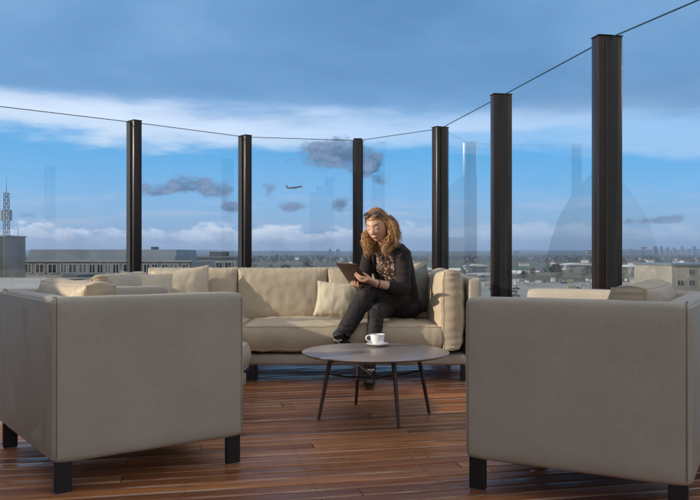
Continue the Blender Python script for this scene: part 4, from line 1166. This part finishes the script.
# cardigan, open down the front
g = MB()
g.tube([Vector(p) for p in tor[:-1]]+[Vector((.280,5.846,.955))], [(a+.016, b_+.013) for a, b_ in tr[:-1]]+[(.085,.060)], 28, up=fwd, capk=.15)
for s in (-1,1): g.sphere(Vector((.327,5.887,.812))+lat*s*.066+fwd*.064, (.066,.062,.064), 16, 12)
g.sphere(SL+Vector((-.014,.004,.0)), (.052,.052,.050), 14, 12); g.sphere(SR+Vector((.014,-.01,.0)), (.052,.052,.050), 14, 12)
g.tube([SL+Vector((-.03,.01,.012)), SL, SL.lerp(EL_,.5)+Vector((.004,0,0)), EL_+Vector((.004,.004,-.006))], [.046,.052,.050,.050], 16)
g.tube([EL_, EL_.lerp(WL,.3), EL_.lerp(WL,.56)], [.050,.045,.040], 16, capk=.15)
g.tube([SR, SR.lerp(ER,.5), ER], [.050,.050,.048], 16); g.tube([ER, ER.lerp(WR,.4), WR.lerp(ER,.14)], [.051,.045,.036], 16, capk=.15)
tc0 = Vector((.385,5.95,.5)); tc1 = Vector((.283,5.845,.94))
def open_front(me):
    bm = bmesh.new(); bm.from_mesh(me); kill = []
    for f in bm.faces:
        c = f.calc_center_median(); u = (c.z-.5)/.44; ax = tc0.lerp(tc1, u); r_ = c-ax
        x = r_.dot(lat); y = r_.dot(fwd)
        w = interp([-.2,.0,.3,.7,1.0,1.15], [.03,.045,.066,.080,.075,.07], u)
        if y > .02 and -w-.012 < x < w-.014 and c.z > .53: kill.append(f)
        elif u > 1.02 and abs(x) < .085 and y > -.05: kill.append(f)
    bmesh.ops.delete(bm, geom=kill, context='FACES')
    # folds in the knit
    bm.normal_update()
    for v in bm.verts:
        v.co += v.normal*(.0045*noise.noise(v.co*22)+.003*noise.noise(Vector((v.co.x*10,v.co.y*10,v.co.z*50))))
    bm.to_mesh(me); bm.free()
cg = fused('cardigan', g, [M_card], lady, .006, 4, open_front)
so = cg.modifiers.new('thickness', 'SOLIDIFY'); so.thickness = .004; so.offset = 1
# trousers
g = MB()
for bs in (-1,1): g.sphere(Vector((.385,5.955,.515))+lat*bs*.075, (.105,.105,.088), 18, 14)
g.tube([(.375,5.955,.475),(.372,5.955,.56),(.370,5.945,.62)], [(.165,.125),(.160,.122),(.142,.108)], 24, up=fwd, capk=.3)
g.tube([HL, HL.lerp(KL,.3)+Vector((0,0,.004)), HL.lerp(KL,.7), KL, KL+Vector((-.018,-.014,-.012))], [.094,.090,.074,.064,.056], 20)
g.tube([KL+Vector((0,0,-.004)), KL.lerp(AL_,.3), KL.lerp(AL_,.65), AL_+Vector((.006,.004,.012))], [.064,.069,.062,.058], 20, capk=.1)
g.tube([HR, HR.lerp(KR,.5), KR], [.090,.076,.060], 20)
g.tube([KR, KR.lerp(AR_,.4), AR_+Vector((0,0,.05))], [.060,.054,.049], 20, capk=.1)
def creases(me):
    bm = bmesh.new(); bm.from_mesh(me); bm.normal_update()
    for v in bm.verts:
        p = v.co; kd = min((p-KL).length, (p-AL_).length, (p-KR).length, (p-HL).length, (p-AR_).length)
        v.co += v.normal*((.0085*noise.noise(Vector((p.x*16,p.y*16,p.z*34)))+.004*noise.noise(p*48))*(.35+math.exp(-(kd/.10)**2)))
    bm.to_mesh(me); bm.free()
fused('trousers', g, [M_trou], lady, .006, 3, creases)
# boots
def boot(ank, toe_dir, name='boot', L=.205, flat=False):
    d = Vector(toe_dir).normalized(); upv = (Vector((0,0,1))-d*d.z).normalized()
    sole = ank-upv*.085-d*.045
    g = MB()
    g.tube([ank+upv*.055, ank+upv*.01, ank-upv*.03-d*.005], [(.043,.046),(.041,.045),(.040,.048)], 18, up=d, capk=.1)
    g.tube([sole+upv*.043-d*.0, sole+upv*.043+d*.06, sole+upv*.038+d*.13, sole+upv*.030+d*.19, sole+upv*.026+d*(L+.01)], [(.034,.040),(.037,.040),(.041,.034),(.037,.026),(.024,.018)], 18, up=upv)
    o = fused(name, g, [M_boot], lady, .005, 3)
    s_ = MB(); pr = [(-.036,.0),(-.030,-.026),(0,-.034),(.05,-.031),(.11,-.040),(.17,-.038),(.215,-.022),(.226,0),(.215,.022),(.17,.038),(.11,.040),(.05,.031),(0,.034),(-.030,.026)]
    sd_ = d.cross(upv); n = len(pr)
    vs = [sole+d*a+sd_*b_+upv*.004 for a, b_ in pr]+[sole+d*a+sd_*b_+upv*.016 for a, b_ in pr]
    s_.add(vs, [tuple(range(n)), tuple(range(2*n-1,n-1,-1))]+[(i,(i+1)%n,(i+1)%n+n,i+n) for i in range(n)])
    hl = [(-.036,-.026),(.035,-.028),(.035,.028),(-.036,.026)]
    s_.add([sole+d*a+sd_*b_-upv*.020 for a, b_ in hl]+[sole+d*a+sd_*b_+upv*.0035 for a, b_ in hl], [(0,1,2,3),(7,6,5,4),(0,1,5,4),(1,2,6,5),(2,3,7,6),(3,0,4,7)])
    s_.build('sole', M_leg, o)
    b_ = MB()
    b_.tube([ank+upv*.012+d*.047+sd_*(-.03+.006*i)+d*(-.010*abs(-.5+i/10)*2) for i in range(11)], .0055, 6)
    b_.box(-.010,.010,-.003,.003,-.010,.010, M=Matrix.Translation(ank+upv*.012+d*.052-sd_*.012)@sd_.to_track_quat('X','Z').to_matrix().to_4x4())
    b_.build('buckle', M_steel, o)
boot(Vector((-.068,5.440,.325)), (-.40,-.72,-.42))
boot(Vector((.138,5.392,.107)), (-.06,-1,0))
# bracelet
ax_ = (EL_-WL).normalized(); g = MB(); c_ = WL+ax_*.022; u_ = ax_.orthogonal().normalized(); w_ = ax_.cross(u_)
g.tube([c_+u_*cos(2*pi*i/20)*.0285+w_*sin(2*pi*i/20)*.0285 for i in range(21)], .0035, 6, cap=False); g.build('bracelet', M_band, lady, True)

# hair: scalp layer and wavy locks
hs = MB()
def capfn(d):
    P = headfn(d)
    front = d.y > .42 and d.z < .62
    side = abs(d.x) > .8 and d.z < -.3
    low = d.z < -.55
    k_ = .93 if (front or side or low) else 1.035
    if d.y > .2 and d.z >= .55: k_ = 1.03
    return P*k_
hs.sphere((0,0,.002), None, 40, 32, capfn, M=MH)
rh = random.Random(4)
dn = (MHi.to_3x3() @ Vector((0,0,-1))).normalized()      # world down in the head frame
fl_ = (MHi.to_3x3() @ lat).normalized()
def lock(s, y0, rr, drop, rad):
    a0 = rh.uniform(-.30, .30); layer = rh.uniform(1.045, 1.17); pts = []
    yy = y0
    n1_ = 7; side_end = R(rh.uniform(92, 112))
    for i in range(n1_):
        th = a0+(side_end-a0)*i/(n1_-1)
        yb = yy-(.012+(.055 if yy > .01 and s > 0 else .030 if yy > .01 else 0))*(i/(n1_-1))
        kk = math.sqrt(max(.08, 1-(yb/.098)**2))
        fr = 1+.10*(i/(n1_-1))
        pts.append(Vector((s*sin(th)*.0765*kk*layer*fr, yb, cos(th)*.117*kk*layer+.002)))
    last = pts[-1]; n2_ = 16; ph1, ph2 = rh.uniform(0,6.28), rh.uniform(0,6.28); fw = rh.uniform(45, 85); amp = rh.uniform(.006, .013)
    rr *= rh.choice((1,1,1.25,1.6))
    inw = rh.uniform(0,.038)
    for i in range(1, n2_+1):
        u = i/n2_; L = drop*u
        side = Vector((s,0,0))*(.034*sin(pi*min(1,u*1.05))*rr-inw*u*u) + Vector((0,1,0))*((.012*u+.040*u*u) if y0 > -.01 else -.010*u)
        wv_ = Vector((sin(L*fw+ph1),cos(L*fw*.9+ph2),.4*sin(L*fw*1.3+ph2)))*amp*min(1.5,.3+u*1.5)
        pts.append(last+dn*L+side+wv_)
    R_ = [rad*(.7+.5*sin(pi*min(1,i/len(pts)+.15))) for i in range(len(pts))]; R_[-1] = rad*.25; R_[-2] = rad*.6
    hs.tube(pts, R_, 5, M=MH, cap=False)
for i in range(1250):
    s = 1 if i % 2 else -1
    y0 = rh.uniform(-.085, .062); lenb = rh.uniform(.095, .175)
    if y0 > .04: lenb *= rh.uniform(.75, 1.0)
    lock(s, y0, rh.uniform(.2, 1.2), lenb, rh.uniform(.0009, .0022))
# back locks
for i in range(260):
    x0_ = rh.uniform(-.06,.06); pts = []; layer = rh.uniform(1.05,1.16)
    for j in range(7):
        th = .1+R(105)*j/6; kk = math.sqrt(max(.1, 1-(x0_/.08)**2)); pts.append(Vector((x0_*(1+.2*j/6), -sin(th)*.096*kk*layer, cos(th)*.117*kk*layer)))
    last = pts[-1]; ph1 = rh.uniform(0,6.28); L0 = rh.uniform(.08,.17)
    for j in range(1, 9):
        u = j/8; pts.append(last+dn*L0*u+Vector((0,-.015*sin(pi*u),0))+Vector((sin(L0*u*40+ph1),cos(L0*u*36+ph1),0))*.009*u)
    hs.tube(pts, [.0025]*(len(pts)-2)+[.0018,.0006], 5, M=MH, cap=False)
# wind-blown flyaways on her left
for i in range(220):
    th0_ = rh.uniform(-.7,.3); st = Vector((-.080, th0_*.08, rh.uniform(-.02,.07))); pts = []
    d_ = Vector((-1, rh.uniform(-.6,.2), 0)).normalized(); L0 = rh.uniform(.03,.085); ph1 = rh.uniform(0,6.28)
    for j in range(10):
        u = j/9; pts.append(st+d_*L0*sin(u*1.7)+dn*(.13*u*u+.02*u)+Vector((sin(u*9+ph1),cos(u*8+ph1),sin(u*7+ph1)))*.007*u)
    hs.tube(pts, [.0015]*8+[.001,.0004], 4, M=MH, cap=False)
hs.build('hair', M_hair, lady, True, 80)
# sunglasses pushed up into the hair
sg = MB()
MS = MH @ Matrix.Translation((0,.052,.097)) @ Matrix.Rotation(R(48), 4, 'X')
for s in (-1,1):
    sg.sphere((s*.036,.008,0), (.032,.005,.024), 18, 10, M=MS)
    sg.tube([(s*.064,.004,.008),(s*.080,-.045,.0),(s*.080,-.100,-.012)], .003, 6, M=MS)
sg.tube([(-.012,.014,.006),(0,.016,.009),(.012,.014,.006)], .003, 6, M=MS)
sg.build('sunglasses', mat('dark_sunglass_lens', (.016,.010,.009), .45), lady, True)

# tablet in its case
tb_ = empty('tablet', tc_, label='brown-cased tablet computer held in the woman\'s hands', cat='tablet')
MT = Matrix((tu, tv, tn)).transposed().to_4x4()
MB().rbox(-.088,.088,-.124,.124,-.0055,.004,.003,2,M=MT).build('case', mat('brown_leather_case', (.060,.028,.020), .45, var=.15, vscale=30), tb_, True)
MB().rbox(-.080,.080,-.117,.117,.0042,.0058,.0008,1,M=MT).build('screen', mat('tablet_screen', (.01,.01,.012), .08), tb_)
